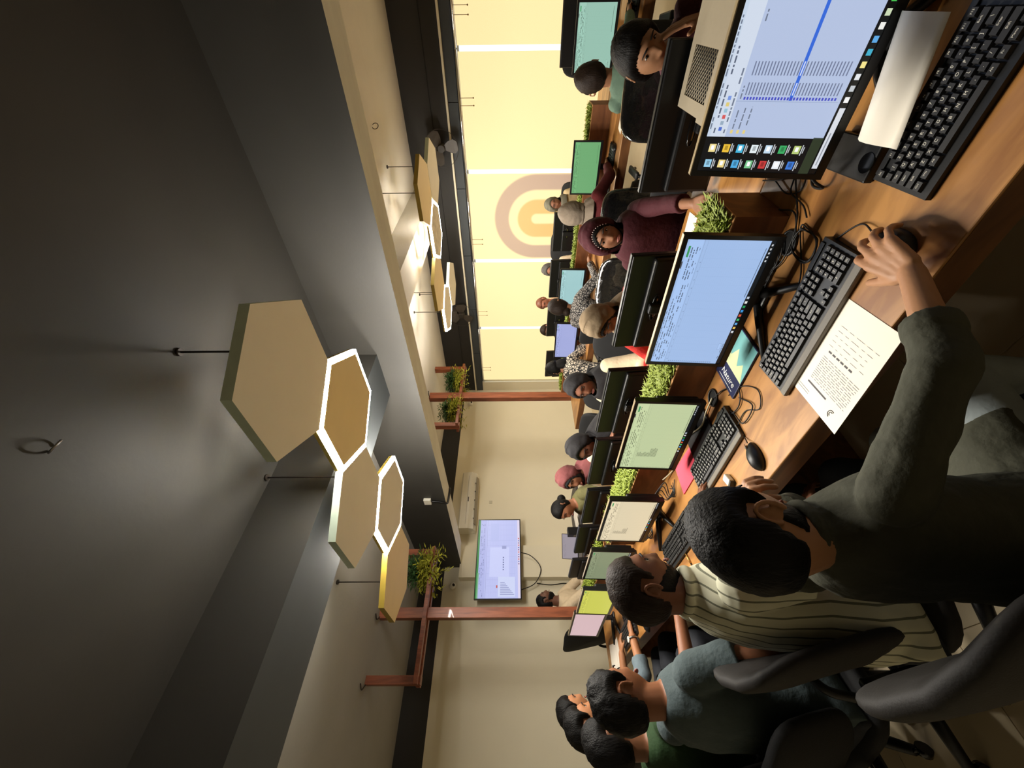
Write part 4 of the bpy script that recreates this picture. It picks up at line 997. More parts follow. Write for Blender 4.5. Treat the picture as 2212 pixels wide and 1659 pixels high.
def stripes(name, c1, c2, freq, axis=1, width=.22):
    M = bpy.data.materials.new(name); M.use_nodes = True; N = M.node_tree.nodes; L = M.node_tree.links; b = N['Principled BSDF']
    tc = N.new('ShaderNodeTexCoord'); sp = N.new('ShaderNodeSeparateXYZ'); nz = N.new('ShaderNodeTexNoise'); nz.inputs['Scale'].default_value = 7
    L.new(tc.outputs['Object'], sp.inputs[0]); L.new(tc.outputs['Object'], nz.inputs[0])
    a = N.new('ShaderNodeMath'); a.operation = 'MULTIPLY_ADD'; L.new(nz.outputs[0], a.inputs[0]); a.inputs[1].default_value = .006
    dg = N.new('ShaderNodeMath'); dg.operation = 'SUBTRACT'; L.new(sp.outputs[0], dg.inputs[0]); L.new(sp.outputs[1], dg.inputs[1]); L.new(dg.outputs[0], a.inputs[2])
    m1 = N.new('ShaderNodeMath'); m1.operation = 'MULTIPLY'; m1.inputs[1].default_value = freq; L.new(a.outputs[0], m1.inputs[0])
    fr = N.new('ShaderNodeMath'); fr.operation = 'FRACT'; L.new(m1.outputs[0], fr.inputs[0])
    lt = N.new('ShaderNodeMath'); lt.operation = 'LESS_THAN'; lt.inputs[1].default_value = width; L.new(fr.outputs[0], lt.inputs[0])
    mx = N.new('ShaderNodeMix'); mx.data_type = 'RGBA'; L.new(lt.outputs[0], mx.inputs[0]); mx.inputs[6].default_value = lin(c1); mx.inputs[7].default_value = lin(c2)
    L.new(mx.outputs[2], b.inputs['Base Color']); setp(b, 'Roughness', .85); return M
def spots(name, c1, c2, scale):
    M = bpy.data.materials.new(name); M.use_nodes = True; N = M.node_tree.nodes; L = M.node_tree.links; b = N['Principled BSDF']
    tc = N.new('ShaderNodeTexCoord'); v = N.new('ShaderNodeTexVoronoi'); v.inputs['Scale'].default_value = scale; v.feature = 'DISTANCE_TO_EDGE'; L.new(tc.outputs['Object'], v.inputs[0])
    r = N.new('ShaderNodeValToRGB'); r.color_ramp.elements[0].position = .08; r.color_ramp.elements[1].position = .16; r.color_ramp.elements[0].color = lin(c1); r.color_ramp.elements[1].color = lin(c2)
    L.new(v.outputs[0], r.inputs[0]); L.new(r.outputs[0], b.inputs['Base Color']); setp(b, 'Roughness', .8); return M
# ---------------- the men on the near side
C_olive = cloth('dark_olive_shirt_cotton', (66, 66, 52), bump=.35, bscale=40)
C_stripe = stripes('white_shirt_with_grey_stripes', (206, 204, 178), (112, 112, 92), 23, 1, .17)
C_blue = cloth('grey_blue_tee_cotton', (68, 80, 82), bump=.3)
C_green = cloth('green_tee_cotton', (32, 58, 25)); C_black = cloth('black_cotton', (20, 20, 22)); C_grey = cloth('grey_trousers', (120, 128, 128))
def extra_A(root, J, H, Rh, q):
    c = MB(); S0, E_, W_ = J['r']
    c.tube([H((-.03+.055*math.cos(t), .055*math.sin(t), -.155-.012*math.cos(t))) for t in np.linspace(0, 6.283, 20, endpoint=False)], .014, 8, closed=True); c.build('shirt_collar', C_olive, root)
person('man in a dark olive shirt with his hand on a mouse, back to camera', (.37, .80, 1.115), 2, .02, hyaw=8, hpitch=16, top=C_olive, sleeve=('rolled', 'rolled'), bottoms=mat('grey_jeans', (140, 148, 148), .85, var=.12, scale=30, bump=.15, bscale=120), hair=('short', M_hair, .022), sk=(176, 128, 92),
       wr=(.722, .405, .812), wl=(.48, .93, .985), pole_r=(-.25, -1, -.35), pole_l=(.3, .7, -1), voxel=.0045, fold=.007, beard=M_hair, collar=True, wide=1.05, hs=.98,
       handr=dict(d=(.97, .0, .10), n=(0, 0, -1), s=(0, 1, 0), curls=((16, 30, 24), (14, 26, 22), (16, 28, 24), (24, 34, 26)), sp=8, thumb=(38, 10), sc=1.08),
       handl=dict(d=(.15, -.55, .8), n=(.1, -1, -.2), s=(-.75, 0, .4), curls=((60, 55, 30), (55, 55, 30), (55, 55, 30), (50, 50, 30)), sp=4, thumb=(30, 10)), group='men on the near side of the desk')
person('man in a white shirt with grey stripes, short brown-black hair', (.46, 1.36, 1.19), -12, .10, hyaw=-6, hpitch=10, top=C_stripe, sleeve='short', hair=('short', M_hairb, .018), beard=M_hair, sk=(122, 78, 56), wl=(.82, 1.62, .79), voxel=.005, fold=.006, group='men on the near side of the desk', collar=True, wide=1.08)
def extra_C(root, J, H, Rh, q):
    S0, E_, W_ = J['r']; d = (W_-E_).normalized(); a = d.orthogonal().normalized(); b = d.cross(a); c = E_.lerp(W_, .92)
    MB().tube([c+(a*math.cos(t)+b*math.sin(t))*.031 for t in np.linspace(0, 6.283, 20, endpoint=False)], .004, 6, closed=True).build('bracelet', M_white, root)
person('man in a grey-blue T-shirt with black curly hair', (.245, 1.87, 1.21), 18, .05, hyaw=0, hpitch=4, top=C_blue, sleeve='short', hair=('short', M_hair, .026), hair_n=1.8, sk=(138, 88, 60), wr=(.50, 1.68, .86), wl=(.62, 2.2, .80), voxel=.007, fold=.006, extra=extra_C, group='men on the near side of the desk')
person('man in a green T-shirt behind the curly-haired man', (.15, 2.31, 1.195), 20, .05, hyaw=10, hpitch=0, top=C_green, sleeve='short', hair=('short', M_hair, .026), sk=(128, 84, 58), voxel=.009, group='men on the near side of the desk')
person('man with short black hair sitting just beyond the man in green', (.255, 2.87, 1.216), 10, .05, hyaw=-8, hpitch=0, top=C_black, sleeve='long', hair=('short', M_hair, .03), sk=(160, 108, 74), voxel=.009, group='men on the near side of the desk')
def extra_F(root, J, H, Rh, q):
    S0, E_, W_ = J['r']; d = (W_-E_).normalized(); a = d.orthogonal().normalized(); b = d.cross(a); c = E_.lerp(W_, .9)
    MB().tube([c+(a*math.cos(t)+b*math.sin(t))*.034 for t in np.linspace(0, 6.283, 18, endpoint=False)], .006, 6, closed=True).build('watch_strap', M_metal, root); MB().cyl(c+Vector((0, 0, .028)), c+Vector((0, 0, .038)), .019, n=16).build('watch_dial', M_white, root)
person('man reaching to a keyboard with a wristwatch and black hair', (.37, 3.46, 1.21), 8, .05, hyaw=-10, hpitch=8, top=cloth('pale_blue_shirt', (104, 118, 126)), sleeve='rolled', hair=('short', M_hair, .026), sk=(164, 112, 78), wr=(.76, 3.24, .79), wl=(.74, 3.66, .79), voxel=.009, extra=extra_F, group='men on the near side of the desk')
# ---------------- television end
person('bearded man in a beige shirt sitting below the television', (1.60, 5.20, 1.245), -40, .08, hyaw=25, hpitch=-14, top=cloth('beige_shirt', (196, 176, 146)), sleeve='rolled', hair=('short', M_hair, .014), beard=M_hair, sk=(96, 62, 46), wr=(1.86, 4.86, .79), wl=(2.0, 5.05, .79), voxel=.009, group='people by the television')
# ---------------- women on the far side of the near desk, facing the camera
GW = 'women on the far side of the near desk'
def extra_G(root, J, H, Rh, q): pass
person('woman with a dark fringe in plum, resting her cheek on her hand', (2.07, .17, 1.085), 188, .15, hyaw=6, hpitch=16, hroll=-20, female=True, top=cloth('plum_kurta', (74, 36, 46)), sleeve='three', hair=('long', M_hair, .022, [((-.085, -.02, -.02), (.055, .06, .075)), ((.05, .01, .085), (.03, .055, .022))]), sk=(150, 108, 78), wl=(2.02, .062, .885), wr=(1.9, .42, .78), pole_l=(.3, -.8, -1), voxel=.006, group=GW, handl=dict(d=(.05, .25, .95), n=(.15, 1, -.1), s=(-.9, 0, .1), curl=(8, 10, 8), sp=3))
C_maroon = cloth('maroon_chiffon', (64, 15, 24), bump=.3, bscale=50)
person('woman in a maroon veil with a pearl border, looking at the camera', (2.16, .97, 1.105), 200, .06, hyaw=4, hpitch=2, hroll=-8, female=True, top=C_maroon, sleeve='three', hijab=C_maroon, hijab_kw=dict(th=.026, oy=.066, oz=.098, cz=-.02, drape=.26, trim=True, under=M_hair, wid=1.08), sk=(148, 104, 78), wr=(1.86, 1.08, .83), wl=(1.80, .66, .79), voxel=.006, group=GW)
person('woman in an olive-taupe headscarf and red top, looking down', (1.90, 1.355, 1.10), 184, .28, hyaw=-8, hpitch=32, female=True, top=cloth('red_kurta', (176, 40, 34)), sleeve='three', hijab=cloth('taupe_scarf', (122, 104, 80)), hijab_kw=dict(th=.018, oy=.060, oz=.086, cz=-.016, drape=.2, under=C_black), sk=(140, 92, 66), wr=(1.74, 1.60, .80), wl=(1.72, 1.16, .80), voxel=.006, eyes='down', group=GW)
person('woman in a black headscarf and cream dress behind a monitor', (2.05, 2.03, 1.125), 178, .16, hyaw=14, hpitch=10, female=True, top=cloth('cream_dress', (206, 192, 160)), sleeve='long', hijab=cloth('black_scarf', (28, 26, 28)), hijab_kw=dict(drape=.16, th=.016), sk=(122, 80, 60), wr=(1.80, 2.24, .79), wl=(1.84, 1.86, .79), voxel=.007, eyes='down', group=GW)
person('woman in a black headscarf and leaf-print top leaning forward', (1.76, 2.375, 1.11), 172, .40, hyaw=22, hpitch=18, female=True, top=spots('leaf_print_fabric', (30, 28, 26), (150, 130, 90), 26), sleeve='three', hijab=cloth('charcoal_scarf', (30, 28, 30)), hijab_kw=dict(rings=6, th=.018), sk=(120, 78, 58), wr=(1.70, 2.62, .80), wl=(1.76, 2.14, .90), voxel=.007, eyes='down', group=GW)
person('woman in a mauve headscarf and cream top', (1.82, 2.88, 1.145), 176, .34, hyaw=18, hpitch=12, female=True, top=cloth('cream_top', (200, 186, 158)), sleeve='long', hijab=cloth('mauve_scarf', (108, 56, 56)), hijab_kw=dict(rings=5, th=.016, under=C_black), sk=(150, 100, 74), wr=(1.70, 3.1, .80), wl=(1.70, 2.68, .80), voxel=.008, eyes='down', group=GW)
person('woman with black hair tied back in an olive jacket', (1.92, 3.60, 1.14), 176, .27, hyaw=8, hpitch=20, female=True, top=cloth('olive_jacket', (96, 92, 56)), sleeve='long', hair=('long', M_hair, .012, [((-.115, 0, -.035), (.045, .05, .045))]), sk=(136, 88, 62), wr=(1.76, 3.84, .80), wl=(1.76, 3.40, .80), voxel=.009, eyes='down', group=GW)
# ---------------- window desk, backs to the camera
GB = 'people at the window desk with their backs turned'
person('person in a sage green shirt with dark hair, back turned, at the teal screen', (3.30, .40, 1.065), 6, .06, hyaw=6, hpitch=6, top=cloth('sage_shirt', (98, 122, 104)), sleeve='long', hair=('short', M_hairb, .022), wr=(3.78, .05, .78), wl=(3.7, .62, .80), voxel=.009, face=False, group=GB)
person('woman in a grey headscarf and maroon kurta, back turned', (3.36, 1.305, 1.10), 4, .06, hyaw=0, hpitch=10, female=True, top=cloth('maroon_kurta', (88, 22, 24)), sleeve='long', hijab=cloth('grey_scarf', (140, 126, 110)), hijab_kw=dict(rings=5, th=.02), wr=(3.74, 1.05, .80), wl=(3.72, 1.55, .80), voxel=.009, face=False, group=GB)
C_pat = spots('black_and_white_print', (22, 21, 24), (150, 144, 138), 42)
person('woman in a black and white print with a hair bun, back turned', (3.58, 2.36, 1.125), -6, .24, hyaw=4, hpitch=0, female=True, top=C_pat, sleeve='long', hair=('long', M_hairb, .014, [((-.11, 0, -.07), (.045, .045, .04))]), wr=(3.80, 1.98, .82), wl=(3.86, 2.6, .80), voxel=.01, face=False, group=GB)
person('woman in a black and white print with long dark hair', (3.64, 3.30, 1.10), 20, .30, hyaw=60, hpitch=14, female=True, top=spots('black_and_cream_print', (22, 21, 24), (196, 184, 166), 34), sleeve='long', hair=('long', M_hair, .016, [((-.075, 0, -.12), (.05, .075, .14))]), wr=(3.9, 3.2, .82), wl=(3.9, 3.6, .80), voxel=.01, face=False, group=GB)
# ---------------- window desk, far side, facing the camera
GF = 'people on the far side of the window desk'
person('woman in a grey hood and cream top under the arch logo', (5.32, 1.95, 1.075), 192, .06, hyaw=16, hpitch=12, female=True, top=cloth('cream_print_top', (206, 184, 140)), sleeve='long', hijab=cloth('olive_grey_scarf', (104, 100, 84)), hijab_kw=dict(rings=5), sk=(150, 104, 80), voxel=.01, eyes='down', group=GF)
person('woman in grey headscarf and cream sleeve right of the arch logo', (5.14, 2.78, 1.085), 190, .06, hyaw=6, hpitch=10, female=True, top=cloth('cream_sleeve_top', (206, 186, 156)), sleeve='long', hijab=cloth('charcoal_grey_scarf', (78, 74, 70)), hijab_kw=dict(rings=5), sk=(146, 98, 76), voxel=.01, eyes='down', group=GF)
person('person with brown hair hidden behind the hair bun', (5.25, 3.40, 1.14), 188, .06, hyaw=0, hpitch=16, top=cloth('tan_top', (160, 130, 100)), sleeve='long', hair=('short', mat('chestnut_hair', (110, 66, 48), .5, var=.3), .016), sk=(150, 96, 74), voxel=.011, group=GF)
person('person with dark brown hair behind the lavender screen', (5.02, 3.74, 1.075), 188, .16, hyaw=0, hpitch=14, top=cloth('brown_top', (110, 90, 70)), sleeve='long', hair=('short', M_hairb, .018), sk=(134, 88, 66), voxel=.011, group=GF)
# ================================================================== CHAIRS
GM = 'office chairs on the near side'
chair('dark brown office chair of the man in olive', .41, .80, 6, mat_=M_seatb, top=1.0, group=GM, arms=False)
chair('dark office chair of the man in stripes', .52, 1.385, -10, mat_=M_seatb, top=.98, group=GM, arms=False)
chair('dark office chair of the curly-haired man', .30, 1.90, 18, mat_=M_seat, top=.84, group=GM)
chair('office chair of the man in green', .18, 2.36, 20, mat_=M_seatb, top=.98, group=GM)
chair('office chair just beyond the chair of the man in green', .28, 2.92, 10, group=GM)
chair('office chair of the man with the wristwatch', .40, 3.5, 8, group=GM)
GC = 'office chairs across the near desk'
chair('plastic-wrapped black chair beside the woman with the fringe', 2.48, .36, 192, wrap=True, top=.98, group=GC)
chair('chair of the woman in the maroon veil', 2.34, .97, 190, top=.74, group=GC)
chair('plastic-wrapped black chair behind the taupe headscarf', 2.30, 1.52, 180, wrap=True, top=1.0, group=GC)
chair('rounded black chair between the taupe and cream women', 2.2, 1.92, 176, top=.98, group=GC)
chair('rounded black chair behind the leaf-print woman', 2.14, 2.50, 172, top=1.0, group=GC)
chair('black chair behind the mauve headscarf', 2.18, 3.0, 176, top=.98, group=GC)
chair('black chair behind the woman with tied hair', 2.22, 3.66, 176, top=.92, group=GC)
GD = 'office chairs at the window desk'
chair('wide black chair of the person in sage green', 3.26, .40, 6, top=.93, back_w=.27, group=GD)
chair('plastic-wrapped chair behind the maroon kurta', 3.34, 1.28, 4, wrap=True, top=.95, group=GD)
chair('black chair behind the woman with the hair bun', 3.36, 2.26, -6, top=.98, group=GD)
chair('black chair behind the long dark hair', 3.36, 3.2, 20, top=.84, group=GD)
chair('dark chair on the far side under the arch logo', 5.40, 1.98, 188, top=.95, group=GD)
chair('empty dark chair on the far side right of the arch logo', 5.30, 2.60, 190, top=1.06, group=GD)
chair('dark chair behind the chestnut-haired person', 5.38, 3.45, 188, top=.95, group=GD)
chair('dark chair behind the dark brown hair', 5.15, 3.8, 188, top=.95, group=GD)
chair('dark chair behind the teal monitor', 5.3, .42, 185, top=1.06, group=GD)
chair('high black chair beside the timber post', 1.42, 5.16, 15, top=1.10, group='chairs by the television')

# ================================================================== SMALL THINGS ON THE NEAR DESK
ZT = ZD+.0008
def sheet(name, label, cat, pts, z, th, mats, group=None):
    c = sum((Vector((p[0], p[1], 0)) for p in pts), Vector())/len(pts); c.z = z
    t = thing(name, label, cat, c, group)
    MB().prism([(p[0], p[1], z) for p in pts], (0, 0, th)).build('sheet', mats, t); return t
pp = [(.89, .565), (.695, .545), (.666, .851), (.88, .864)]
t = sheet('paper_sheet', 'white printed form lying half over the desk edge', 'paper', pp, ZT, .0008, M_paper)
A_, B_, C_, D_ = [Vector((x, y, ZT+.0012)) for x, y in pp]           # A right-top (far X, low Y)
def onp(s, v): return (D_.lerp(A_, v)).lerp(C_.lerp(B_, v), s)       # s: far X -> near edge, v: high Y -> low Y
pr_ = MB(); g = random.Random(4)
def bar(s0, s1, v, h): pr_.quad(onp(s0, v), onp(s1, v), onp(s1, v+h), onp(s0, v+h))
bar(.22, .62, .16, .018)
for v in (.06, .085): bar(.1, .34, v, .004)
for k in range(12):
    v = .22+k*.022; s = .22
    while s < .9:
        w = g.uniform(.03, .12); bar(s, min(.92, s+w), v, .004); s += w+.02
for k in range(6): bar(.25+k*.08, .31+k*.08, .52, .018)
for k in range(5):
    v = .58+k*.05; s = .2
    while s < .85:
        w = g.uniform(.04, .14); bar(s, s+w, v, .003); s += w+.05
pr_.build('printed_lines', M_ink, t)
lg = MB()
for r in (.006, .011): lg.tube([onp(.80, .105)+Vector((r*math.sin(a), r*math.cos(a), 0)) for a in np.linspace(.2, 3.6, 12)], .0011, 5)
lg.build('letterhead_mark', M_ink, t)
# pink sheet, notebook
sheet('pink_sheet', 'bright pink paper pad under the pale green monitor', 'paper', [(1.04, 1.56), (1.045, 1.815), (1.195, 1.81), (1.165, 1.52)], ZT, .005, mat('pink_paper', (235, 74, 96), .7, var=.04))
nb = thing('notebook', 'nature notebook with a navy and teal landscape cover', 'notebook', (1.15, 1.01, ZD))
MB().box((1.065, .895, ZT), (1.238, 1.135, ZT+.009), ch=.002).build('cover', mat('navy_cover', (24, 32, 72), .4), nb)
zc = ZT+.0092
MB().box((1.066, .9, zc-.0002), (1.237, 1.055, zc+.0002)).build('sky_print', mat('teal_print', (110, 170, 170), .4, var=.1), nb)
MB().prism([(1.066, 1.055, zc+.0003), (1.10, .99, zc+.0003), (1.13, 1.02, zc+.0003), (1.16, .96, zc+.0003), (1.19, 1.01, zc+.0003), (1.22, .98, zc+.0003), (1.237, 1.055, zc+.0003)], (0, 0, .0002)).build('mountain_print', mat('cream_green_print', (196, 206, 160), .4, var=.1), nb)
MB().prism([(1.20, 1.055, zc+.0006), (1.205, 1.02, zc+.0006), (1.215, 1.035, zc+.0006), (1.225, 1.0, zc+.0006), (1.232, 1.055, zc+.0006)], (0, 0, .0002)).build('tree_print', mat('navy_print', (30, 46, 92), .4), nb)
me = text_mesh('title_print', 'Nature', .038, mat('white_print', (232, 232, 226), .5), shear=.25, ext=.0002)
o = inst('title_print', me, nb, (1.148-1.15, 1.093-1.01, zc+.0006-ZD)); o.rotation_euler = (0, 0, math.pi)
MB().box((1.09, 1.118, zc), (1.21, 1.120, zc+.0005)).build('underline_print', mat('white_print', (232, 232, 226), .5), nb)
# grommets
def grommet(label, x, y):
    t = thing('cable_grommet', label, 'grommet', (x, y, ZD), 'cable grommets in the worktop')
    MB().tube([(x+.036*math.cos(a), y+.036*math.sin(a), ZD+.003) for a in np.linspace(0, 6.283, 28, endpoint=False)], .0045, 6, closed=True).build('ring', M_black, t)
    MB().cyl((x, y, ZD+.0005), (x, y, ZD+.001), .034, n=24).build('hole_cover', mat('hole_black', (5, 5, 5), .9), t)
grommet('black cable hole by the notebook corner', 1.182, 1.25); grommet('black cable hole behind the middle keyboard', 1.19, .56)
# cables
def cable(label, pts, r=.0024, m_=None, g='loose cables on the desks'): return tag(MB().tube(spline(pts, 9), r, 6).build('cable', m_ or M_cable), label, 'cable', g)
def coil(cx, cy, rx, ry, n, seed, z=.755):
    g = random.Random(seed); P = []
    for k in range(n*10):
        a = 2*math.pi*k/10; j = 1+.06*math.sin(a*.37+seed); sgn = lambda v: math.copysign(abs(v)**.7, v)
        P.append((cx+rx*j*sgn(math.cos(a))+g.uniform(-.003, .003), cy+ry*j*sgn(math.sin(a))+g.uniform(-.003, .003), z+.0012*(k % 7)*.6))
    return P
cable('black cable coiled in rounded loops behind the hand on the mouse', [(1.3, .50, .757), (1.22, .48, .757)]+coil(1.115, .533, .052, .038, 3, 1)+[(1.06, .62, .756), (1.12, .70, .757), (1.18, .73, .76)])
cable('black cable looping down beside the nearest monitor', [(1.17, .30, .84), (1.2, .345, .80), (1.25, .37, .757), (1.24, .42, .757), (1.30, .45, .757), (1.38, .44, .757)])
cable('thick black cable hooked beside the nearest screen', [(1.17, .29, .83), (1.16, .36, .80), (1.15, .385, .762), (1.2, .395, .757), (1.235, .36, .758), (1.22, .31, .79)], .004)
cable('thin black cable across the wood by the planter end', [(1.45, .46, .757), (1.36, .43, .757), (1.3, .40, .757), (1.28, .44, .757), (1.2, .45, .757), (1.16, .47, .757)])
cable('thin black cable from the planter end to the coil', [(1.42, .38, .757), (1.34, .36, .757), (1.27, .42, .757), (1.19, .50, .757), (1.17, .6, .757), (1.2, .67, .76)])
for k in range(5):
    cable('black cables bundled under the blue spreadsheet monitor', [(1.17+.01*k, .70+.012*k, .86), (1.19, .69+.02*k, .80), (1.2+.006*k, .66+.03*k, .758), (1.19, .60+.03*k, .757), (1.215, .56+.02*k, .757)], .003, g='bundle under the blue spreadsheet monitor')
cable('black keyboard cable curling by the cable hole', [(1.07, 1.30, .765), (1.1, 1.25, .757), (1.04, 1.2, .757), (1.02, 1.12, .757), (1.07, 1.08, .757), (1.14, 1.16, .757), (1.17, 1.24, .757)])
cable('black wire bent into a triangle beside the lone mouse', [(1.04, 1.1, .757), (.96, 1.06, .757), (.955, 1.15, .757), (1.02, 1.17, .757), (1.08, 1.2, .757)])
cable('cream cable running from the cable hole under the green monitor', [(1.18, 1.25, .757), (1.17, 1.33, .76), (1.15, 1.4, .765), (1.19, 1.52, .775)], .0035, M_cablew)
cable('cream cable leaving the pink pad towards the planter', [(1.2, 1.80, .757), (1.21, 1.88, .76), (1.215, 1.95, .78)], .0035, M_cablew)
for k in range(4):
    cable('black cables tangled behind the pink pad', [(1.16, 1.86+.03*k, .757), (1.10+.01*k, 1.92, .757), (1.14, 1.98+.02*k, .757), (1.19, 1.94+.04*k, .78), (1.17, 2.05, .82)], .0026, g='tangle behind the pink pad')
for k in range(4):
    cable('black cables tangled at the cream monitor foot', [(1.16, 2.36+.03*k, .757), (1.1+.015*k, 2.42, .757), (1.15, 2.52+.02*k, .757), (1.19, 2.44+.05*k, .77)], .0026, g='tangle at the cream monitor')
for k in range(5):
    cable('dark cables heaped under the teal monitor', [(3.95+.02*k, .02, .757), (3.88, .06+.03*k, .757), (3.97, .12+.02*k, .77), (4.03, .05+.04*k, .757)], .003, g='heap under the teal monitor')
# slim computer with vent
pc = thing('desktop_computer', 'slim computer with grey metal top and black mesh vent', 'computer', (1.6, .05, ZD))
MB().box((1.475, -.30, ZD+.001), (1.735, .285, 1.0), ch=.004).build('case', M_blackg, pc)
M_lid = mat('warm_grey_metal', (168, 156, 134), .5, .1, var=.05, scale=60)
lid = MB(); zl = 1.001
for a, b in (((1.47, -.30), (1.505, .295)), ((1.70, -.30), (1.74, .295)), ((1.505, .255), (1.70, .295)), ((1.505, -.30), (1.70, .12))): lid.box((a[0], a[1], zl), (b[0], b[1], zl+.006))
lo_ = lid.build('top_cover', M_lid, pc)
MB().box((1.505, .12, zl), (1.70, .255, zl+.001)).build('vent_shadow', mat('vent_black', (8, 8, 8), .9), lo_)
vm = MB(); x0, x1, y0, y1 = 1.505, 1.70, .12, .255; c_ = np.arange(-.2, .40, .0185)
for c in c_:
    for sg in (1, -1):
        p = []
        for (px_, py_) in ((x0, None), (x1, None), (None, y0), (None, y1)):
            if px_ is not None: yy = (y0+c+(px_-x0)) if sg > 0 else (y1-c-(px_-x0)); xx = px_
            else: xx = (x0+py_-y0-c) if sg > 0 else (x0+y1-py_-c); yy = py_
            if x0-1e-6 <= xx <= x1+1e-6 and y0-1e-6 <= yy <= y1+1e-6: p.append(Vector((xx, yy, zl+.004)))
        if len(p) >= 2:
            q = max(p, key=lambda v: (v-p[0]).length)
            if (q-p[0]).length > .004: vm.cyl(p[0], q, .001, n=4)
o = vm.build('vent_mesh', M_lid, lo_); o['kind'] = 'stuff'
MB().box((1.49, .288, .955), (1.56, .31, .998)).build('side_tab', M_lid, pc)
# flat black box and folded sheet at the nearest keyboard
bx_ = thing('plastic_box', 'flat black plastic box beside the nearest keyboard', 'box', (1.08, .295, ZD))
MB().obox((1.09, .292, ZD+.012), (.15, .088, .022), Matrix.Rotation(math.radians(4), 3, 'Z'), ch=.004).build('shell', M_black, bx_); MB().cyl((1.035, .292, ZD+.0232), (1.035, .292, ZD+.0245), .022, n=24).build('round_pad', M_blackg, bx_)
fs_ = thing('folded_sheet', 'creased white sheet leaning over the nearest keyboard', 'paper', (1.0, .13, ZD+.04))
mb = MB(); prof = [(1.045, .797), (1.03, .812), (1.01, .822), (.99, .82), (.97, .808), (.952, .792), (.938, .787)]; vs = []; fs2 = []
for i, (x, z) in enumerate(prof):
    vs += [(x+.02, .245-.0*i, z), (x+.065, .03, z+.012)]
for i in range(len(prof)-1): fs2.append((2*i, 2*i+1, 2*i+3, 2*i+2))
mb.add(vs, fs2, 0, True); o = mb.build('sheet', M_paper, fs_); sd = o.modifiers.new('t', 'SOLIDIFY'); sd.thickness = .001
er = thing('small_box', 'small white plastic box by the chin of the man in olive', 'box', (.86, 1.385, ZD))
MB().obox((.86, 1.385, ZD+.012), (.045, .03, .022), Matrix.Rotation(.4, 3, 'Z'), ch=.005).build('shell', M_white, er); MB().obox((.836, 1.375, ZD+.011), (.008, .026, .02), Matrix.Rotation(.4, 3, 'Z'), ch=.001).build('end_cap', M_black, er)
pn = thing('pen', 'thin gold pen on the desk by the striped man', 'pen', (.80, 2.0, ZD))
MB().cyl((.845, 2.02, ZD+.005), (.77, 1.99, ZD+.005), .0042, n=10).build('barrel', mat('gold_metal', (196, 150, 80), .3, .8), pn); MB().cyl((.77, 1.99, ZD+.005), (.752, 1.983, ZD+.005), .004, .001, n=10).build('tip', M_black, pn)
for k, (x, y, a) in enumerate([(.80, 4.05, .1), (.81, 4.16, -.15)]):
    R = Matrix.Rotation(a, 3, 'Z'); sheet('paper_sheet', ['loose white papers at the far end of the near desk, lower sheet', 'loose white papers at the far end of the near desk, upper sheet'][k], 'paper', [tuple((R @ Vector((dx, dy, 0))+Vector((x, y, 0)))[:2]) for dx, dy in ((-.1, -.14), (.1, -.14), (.1, .14), (-.1, .14))], ZT+k*.002, .001, M_paper, 'papers at the desk end')
sheet('paper_sheet', 'white paper scrap on the desk before the maroon veil', 'paper', [(1.86, .75), (1.96, .76), (1.95, .88), (1.85, .86)], ZT, .001, M_paper)
sheet('paper_sheet', 'white paper on the window desk by the sage sleeve', 'paper', [(3.62, .62), (3.72, .6), (3.74, .78), (3.64, .8)], ZT, .001, M_paper)
keyboard('dark keyboard on the window desk under the green screen', 3.78, 1.12, 0, False, False); keyboard('dark keyboard on the window desk under the teal screen', 3.74, .2, 0, False, False)
mouse('black mouse by the knuckles at the cream screen', .84, 1.80, 0)
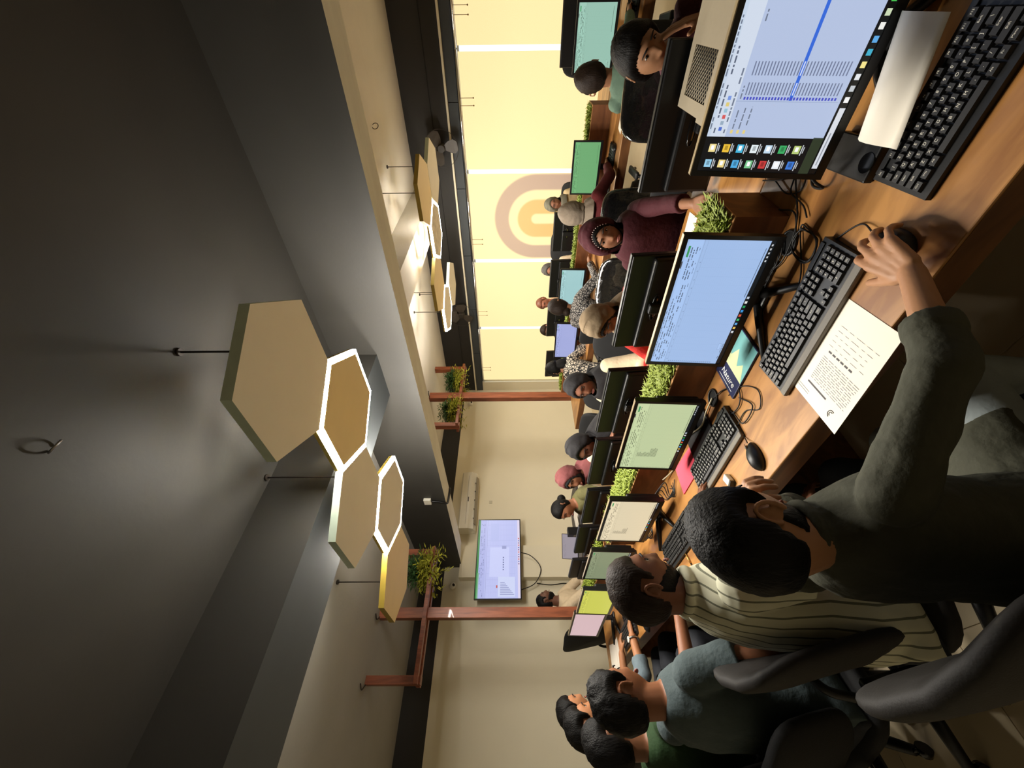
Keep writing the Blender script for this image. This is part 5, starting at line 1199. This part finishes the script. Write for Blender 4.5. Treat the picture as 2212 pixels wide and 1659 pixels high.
# side table by the television with laptop, speaker and papers
st = thing('side_table', 'dark side table against the wall under the television', 'table', (2.5, 5.1, 0))
MB().box((1.95, 4.75, .76), (3.0, 5.45, .79), ch=.004).build('table_top', mat('dark_grey_table', (58, 54, 52), .5), st)
for x in (2.0, 2.95):
    for y in (4.8, 5.4): MB().box((x-.02, y-.02, 0), (x+.02, y+.02, .76)).build('leg', M_black, st)
lp = thing('laptop', 'open laptop with a pale screen on the side table', 'laptop', (2.08, 4.93, .79))
Rz = Matrix.Rotation(math.radians(52), 3, 'Z'); c0 = Vector((2.1, 4.95, .79))
MB().obox(c0+Vector((0, 0, .009)), (.22, .31, .016), Rz, ch=.004).build('base', M_greyp, lp)
Rl = Rz @ Matrix.Rotation(math.radians(14), 3, 'Y'); cl = c0+Rz @ Vector((.12, 0, 0))+Vector((0, 0, .12))
MB().obox(cl, (.008, .31, .21), Rl, ch=.003).build('lid', M_black, lp)
q = lambda y, z: cl+Rl @ Vector((-.0045, y, z))
screen('screen', lp, q(.148, .098), q(-.148, .098)-q(.148, .098), q(.148, -.095)-q(.148, .098), Rl @ Vector((-1, 0, 0)), [(0, 0, 1, 1, (150, 142, 150), 0)]+words(random.Random(8), .05, .9, .1, .02, (110, 104, 114), 1)+words(random.Random(9), .05, .6, .2, .02, (120, 112, 122), 1))
sp_ = thing('speaker', 'small black box speaker on the side table', 'speaker', (2.28, 4.86, .79)); MB().box((2.23, 4.82, .791), (2.33, 4.9, .95), ch=.006).build('cabinet', M_black, sp_); MB().cyl((2.225, 4.86, .85), (2.23, 4.86, .85), .03, n=18).build('driver', M_greyp, sp_)
for k in range(5):
    sheet('paper_sheet', ['paper stack on the side table, bottom sheet', 'paper stack on the side table, second sheet from below', 'paper stack on the side table, middle sheet', 'paper stack on the side table, second sheet from top', 'paper stack on the side table, top sheet'][k], 'paper', [tuple((Matrix.Rotation(.1*k, 3, 'Z') @ Vector((dx, dy, 0))+Vector((2.5, 4.95, 0)))[:2]) for dx, dy in ((-.15, -.1), (.15, -.1), (.15, .1), (-.15, .1))], .791+k*.004, .003, M_paper, 'papers on the side table')
